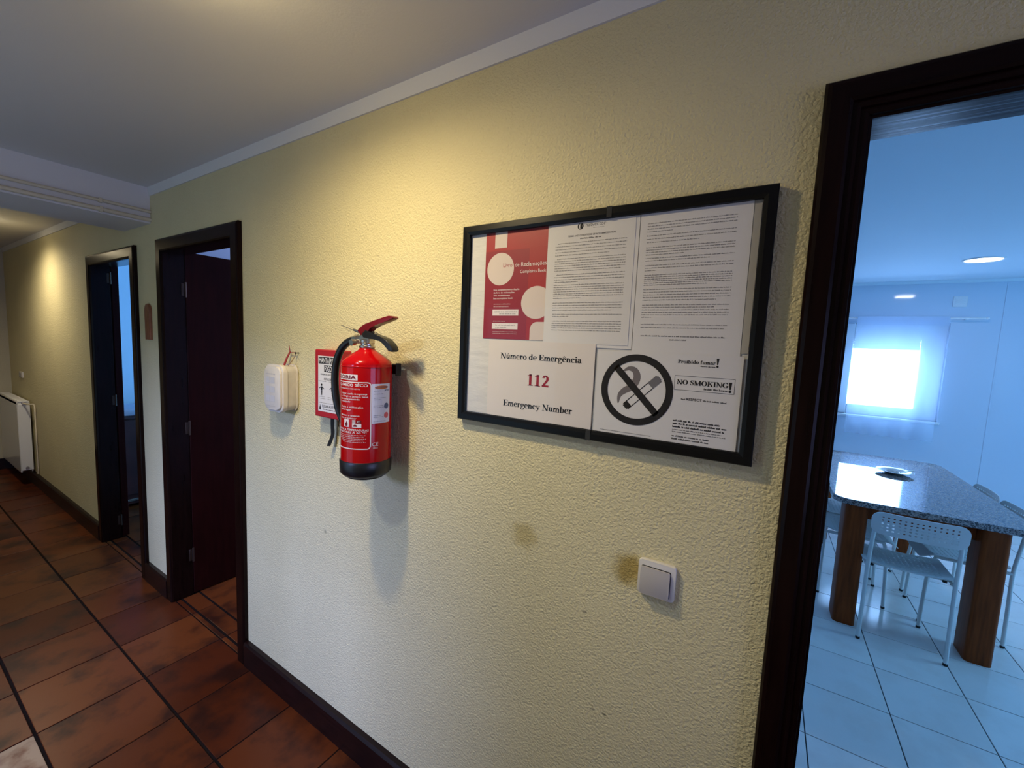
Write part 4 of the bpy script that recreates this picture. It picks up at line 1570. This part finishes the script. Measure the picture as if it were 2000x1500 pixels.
# hallway ceiling lamps, just above the picture
for (x, y, lab) in ((-1.00, -0.60, 'round ceiling spotlight in front of the fire extinguisher wall'), (-1.02, -1.12, 'round ceiling spotlight nearer the back wall of the hallway'), (-5.12, -0.42, 'round ceiling spotlight at the far end of the hallway beyond the beam')):
    c = empty('ceiling_spotlight', (x, y, HC))
    tag(c, lab, 'lamp', 'hallway ceiling spotlights')
    MB().lathe([(0.045, 0.0), (0.045, -0.008), (0.038, -0.011), (0.034, -0.004)], 0, 0, 32, cap=False).build('trim_ring', M['frame_white'], c, 40)
    MB().lathe([(0.0001, -0.004), (0.034, -0.004)], 0, 0, 32, cap=False).build('lens', M['lamp_warm'], c)

# low cabinet seen through the far doorway
cb = empty('cabinet', (-4.88, 0.9, 0))
tag(cb, 'low red-brown wooden cabinet seen through the furthest doorway', 'cabinet')
MB().box(-0.2, 0.2, -0.72, 0.72, 0.03, 0.79, 0.003).build('carcass', M['cabinet'], cb)
MB().box(-0.21, 0.215, -0.73, 0.73, 0.79, 0.815, 0.004).build('cabinet_top', M['cabinet'], cb)
for y0 in (-0.71, 0.005):
    d = MB().box(0.2, 0.216, y0, y0 + 0.705, 0.12, 0.78, 0.003).build('door', M['cabinet'], cb)
MB().box(0.2, 0.206, -0.70, -0.35, 0.055, 0.075, 0.001).build('kick_strip', M['metal'], cb)
cl = MB().box(-5.06, -4.68, 0.20, 1.5, 0.816, 0.878, 0.015, 3).build('folded_bedding', M['bedding'], None, 50)
tag(cl, 'folded lavender bedding lying on the red-brown cabinet', 'bedding')

# ------------------------------------------------------------------ dining room: table, chairs, plate, curtain, lamp, vent
TZ = 0.77
tb = empty('dining_table', (0.83, 2.91, 0))
tag(tb, 'brown wooden dining table with a polished speckled granite top in the next room', 'table')
MB().prism(rrect(-0.42, 0.42, -0.79, 0.79, 0.085, 8), TZ - 0.034, TZ, 'z', 0.003, 2).build('tabletop', M['granite'], tb)
for sx in (-1, 1):
    for sy in (-1, 1):
        x0 = -0.362 if sx < 0 else 0.205
        y0 = -0.775 if sy < 0 else 0.60
        MB().prism(rrect(x0, x0 + 0.108, y0, y0 + 0.165, 0.022, 5), 0, TZ - 0.034, 'z', 0.002).build('leg', M['table_wood'], tb, 40)
for y in (-0.70, 0.68):
    MB().box(-0.254, 0.205, y, y + 0.024, TZ - 0.125, TZ - 0.034, 0.002).build('apron', M['table_wood'], tb)
for x in (-0.32, 0.27):
    MB().box(x, x + 0.024, -0.61, 0.60, TZ - 0.115, TZ - 0.034, 0.002).build('apron', M['table_wood'], tb)


def perforated(cols, rows, wi, hi, W, Hh, r, hole, fn, thick):
    """plate with a grid of holes: inner grid wi x hi inside a rounded outline W x Hh, mapped by fn(u, v) -> xyz"""
    bm = bmesh.new()
    vc = {}

    def V(u, v):
        k = (round(u, 5), round(v, 5))
        if k not in vc:
            vc[k] = bm.verts.new((u, v, 0))
        return vc[k]
    cu, cv = 2 * wi / cols, 2 * hi / rows
    for i in range(cols):
        for j in range(rows):
            u0, v0 = -wi + i * cu, -hi + j * cv
            mu, mv = u0 + cu / 2, v0 + cv / 2
            outer = [(u0, v0), (mu, v0), (u0 + cu, v0), (u0 + cu, mv), (u0 + cu, v0 + cv), (mu, v0 + cv), (u0, v0 + cv), (u0, mv)]
            ru, rv = cu * hole / 2, cv * hole / 2
            inner = [(mu + ru * math.cos(math.radians(a)), mv + rv * math.sin(math.radians(a))) for a in (225, 270, 315, 0, 45, 90, 135, 180)]
            for k in range(8):
                bm.faces.new((V(*outer[k]), V(*outer[(k + 1) % 8]), V(*inner[(k + 1) % 8]), V(*inner[k])))
    # border strip
    per = []
    nu, nv = cols * 2, rows * 2
    per += [(-wi + 2 * wi * k / nu, -hi) for k in range(nu)]
    per += [(wi, -hi + 2 * hi * k / nv) for k in range(nv)]
    per += [(wi - 2 * wi * k / nu, hi) for k in range(nu)]
    per += [(-wi, hi - 2 * hi * k / nv) for k in range(nv)]

    def outp(p):
        u, v = p[0] * W / wi, p[1] * Hh / hi
        au, av = W - r, Hh - r
        if abs(u) > au and abs(v) > av:
            c = Vector((math.copysign(au, u), math.copysign(av, v)))
            d = Vector((u, v)) - c
            q = c + d.normalized() * r
            return q.x, q.y
        return u, v
    ring = [bm.verts.new(outp(p) + (0,)) for p in per]
    for k in range(len(per)):
        bm.faces.new((V(*per[k]), ring[k], ring[(k + 1) % len(per)], V(*per[(k + 1) % len(per)])))
    for v in bm.verts:
        v.co = Vector(fn(v.co.x, v.co.y))
    bmesh.ops.recalc_face_normals(bm, faces=bm.faces[:])
    bmesh.ops.solidify(bm, geom=bm.faces[:], thickness=thick)
    bmesh.ops.recalc_face_normals(bm, faces=bm.faces[:])
    me = bpy.data.meshes.new('plate')
    bm.to_mesh(me)
    bm.free()
    for f in me.polygons:
        f.use_smooth = True
    me.set_sharp_from_angle(angle=math.radians(45))
    return me


def make_chair():
    t = empty('perforated_chair')

    def back_fn(u, v):
        b = 0.020 * (1 - (u / 0.19) ** 2)
        return (u, -0.205 - b - 0.10 * (v + 0.06), 0.706 + v)

    def seat_fn(u, v):
        z = 0.452 - 0.012 * (1 - (u / 0.19) ** 2)
        if v > 0.12:
            z -= (v - 0.12) ** 2 * 7
        if v < -0.12:
            z += (-0.12 - v) * 0.25
        return (u, v + 0.015, z)
    link('seat', perforated(13, 13, 0.150, 0.140, 0.190, 0.188, 0.045, 0.46, seat_fn, 0.004), M['chair'], t)
    link('backrest', perforated(14, 5, 0.158, 0.044, 0.193, 0.063, 0.045, 0.50, back_fn, 0.004), M['chair'], t)
    for s in (-1, 1):
        # rear leg runs up into the back post
        pts = smooth_path([(s * 0.180, -0.178, 0.012), (s * 0.178, -0.176, 0.25), (s * 0.176, -0.175, 0.44), (s * 0.174, -0.192, 0.60), (s * 0.168, -0.206, 0.71)], 4)
        lg = MB().tube(pts, 0.0095, 10).build('leg', M['chair'], t, 60)
        MB().tube([(s * 0.180, -0.178, 0.0), (s * 0.180, -0.178, 0.014)], 0.0105, 10).build('foot_cap', M['foot'], lg, 60)
        pts = smooth_path([(s * 0.152, 0.165, 0.012), (s * 0.154, 0.155, 0.25), (s * 0.156, 0.135, 0.415), (s * 0.160, 0.10, 0.432), (s * 0.172, -0.05, 0.434), (s * 0.176, -0.172, 0.434)], 4)
        lg = MB().tube(pts, 0.0095, 10).build('leg', M['chair'], t, 60)
        MB().tube([(s * 0.152, 0.166, 0.0), (s * 0.152, 0.165, 0.014)], 0.0105, 10).build('foot_cap', M['foot'], lg, 60)
        for yy in (-0.12, 0.08):
            MB().tube([(s * 0.150, yy, 0.424), (s * 0.150, yy, 0.432)], 0.010, 10).build('stacking_stud', M['foot'], t, 60)
    for y in (-0.10, 0.09):
        MB().tube([(-0.168, y, 0.430), (0.168, y, 0.430)], 0.007, 8).build('cross_tube', M['chair'], t, 60)
    return t


def children(o):
    return [c for c in col.objects if c.parent is o]


def copy_tree(o, parent=None):
    c = o.copy()
    col.objects.link(c)
    c.parent = parent
    for ch in children(o):
        copy_tree(ch, c)
    return c


ch0 = make_chair()
spots = [((0.754, 2.200), 0.0, 'white perforated metal chair pushed under the near short end of the table'),
         ((0.600, 2.640), -90, 'white perforated chair on the left long side of the table, nearest the doorway'),
         ((0.600, 3.050), -90, 'white perforated chair on the left long side of the table, nearer the window'),
         ((1.090, 2.595), 90, 'white perforated chair on the right long side of the table, nearer the doorway'),
         ((1.090, 2.990), 90, 'white perforated chair on the right long side of the table, further from the doorway')]
for i, ((x, y), a, lab) in enumerate(spots):
    c = ch0 if i == 0 else copy_tree(ch0)
    c.location = (x, y, 0)
    c.rotation_euler = (0, 0, math.radians(a))
    tag(c, lab, 'chair', 'white perforated chairs around the dining table')

# plate with a napkin on the table
dp = empty('plate', (0.86, 3.06, TZ))
tag(dp, 'white round plate with crumpled scraps on the granite table', 'plate')
MB().lathe([(0.0, 0.002), (0.045, 0.0), (0.052, 0.003), (0.075, 0.012), (0.104, 0.022), (0.106, 0.0245), (0.103, 0.0255), (0.074, 0.0165), (0.050, 0.0075), (0.0, 0.0065)][1:-1], 0, 0, 48).build('dish', M['plate'], dp, 40)
mb = MB()
rn = random.Random(4)
bmesh.ops.create_icosphere(mb.bm, subdivisions=3, radius=0.036)
for v in mb.bm.verts:
    v.co *= 0.75 + 0.4 * rn.random()
    v.co.z = max(0.0, v.co.z * 0.40 + 0.006)
mb.build('crumpled_paper', M['paper'], dp, None, (-0.01, 0.0, 0.0075))
MB().tube([(0.02, -0.05, 0.022), (0.105, 0.035, 0.034)], 0.004, 8).build('knife', M['metal'], dp, 50)

# sheer curtain on its rod
cr = empty('curtain_rod', (1.15, 4.729, 2.03))
tag(cr, 'thin white curtain rod above the dining room window', 'curtain rod')
MB().tube([(-0.62, 0, 0), (0.57, 0, 0)], 0.007, 10).build('rod', M['frame_white'], cr, 50)
for x in (-0.60, 0.44):
    MB().box(x - 0.01, x + 0.01, 0.0, 0.071, -0.012, 0.012, 0.003).build('bracket', M['frame_white'], cr)
for x in (-0.62, 0.57):
    MB().lathe([(0.004, x - 0.012), (0.012, x - 0.006), (0.012, x + 0.006), (0.004, x + 0.012)], 0, 0, 14, axis='x').build('finial', M['frame_white'], cr, 60)
mb = MB()
NU, NV = 60, 24
g = []
for j in range(NV + 1):
    v = j / NV
    row = []
    for i in range(NU + 1):
        u = i / NU
        x = 0.765 + (1.460 - 0.765) * u - 0.012 * v * math.sin(u * 3)
        y = 4.705 + 0.010 * math.sin(u * 26 + 0.5 * math.sin(v * 3)) * (0.4 + 0.6 * v)
        row.append(mb.bm.verts.new((x, y, 2.042 - 1.235 * v)))
    g.append(row)
for j in range(NV):
    for i in range(NU):
        mb.bm.faces.new((g[j][i], g[j][i + 1], g[j + 1][i + 1], g[j + 1][i]))
cu_ = mb.build('sheer_curtain', M['curtain'], None, 80)
tag(cu_, 'sheer pale curtain hanging in front of the glaring dining room window', 'curtain')
mb = MB()
mb.box(0.765, 1.460, 4.6935, 4.6945, 1.955, 2.042)
mb.build('curtain_header', M['curtain'], cu_)

# ceiling light and vent
dl = empty('ceiling_light', (1.343, 3.72, RC))
tag(dl, 'round glowing ceiling light in the blue dining room', 'lamp')
MB().lathe([(0.118, 0.0), (0.118, -0.006), (0.108, -0.009), (0.100, -0.004)], 0, 0, 40, cap=False).build('trim_ring', M['frame_white'], dl, 40)
MB().lathe([(0.0001, -0.0045), (0.101, -0.0045)], 0, 0, 40, cap=False).build('lit_disc', M['lamp'], dl)
vt = empty('wall_vent', (1.537, 4.8, 2.195))
tag(vt, 'small square ventilation grille high on the blue dining room wall', 'vent')
MB().box(-0.05, 0.05, -0.006, 0.0, -0.05, 0.05, 0.002).build('vent_plate', M['frame_white'], vt)
for k in range(5):
    MB().box(-0.036, 0.036, -0.011, -0.005, -0.036 + 0.016 * k, -0.028 + 0.016 * k, 0.001).build('louvre', M['frame_white'], vt)
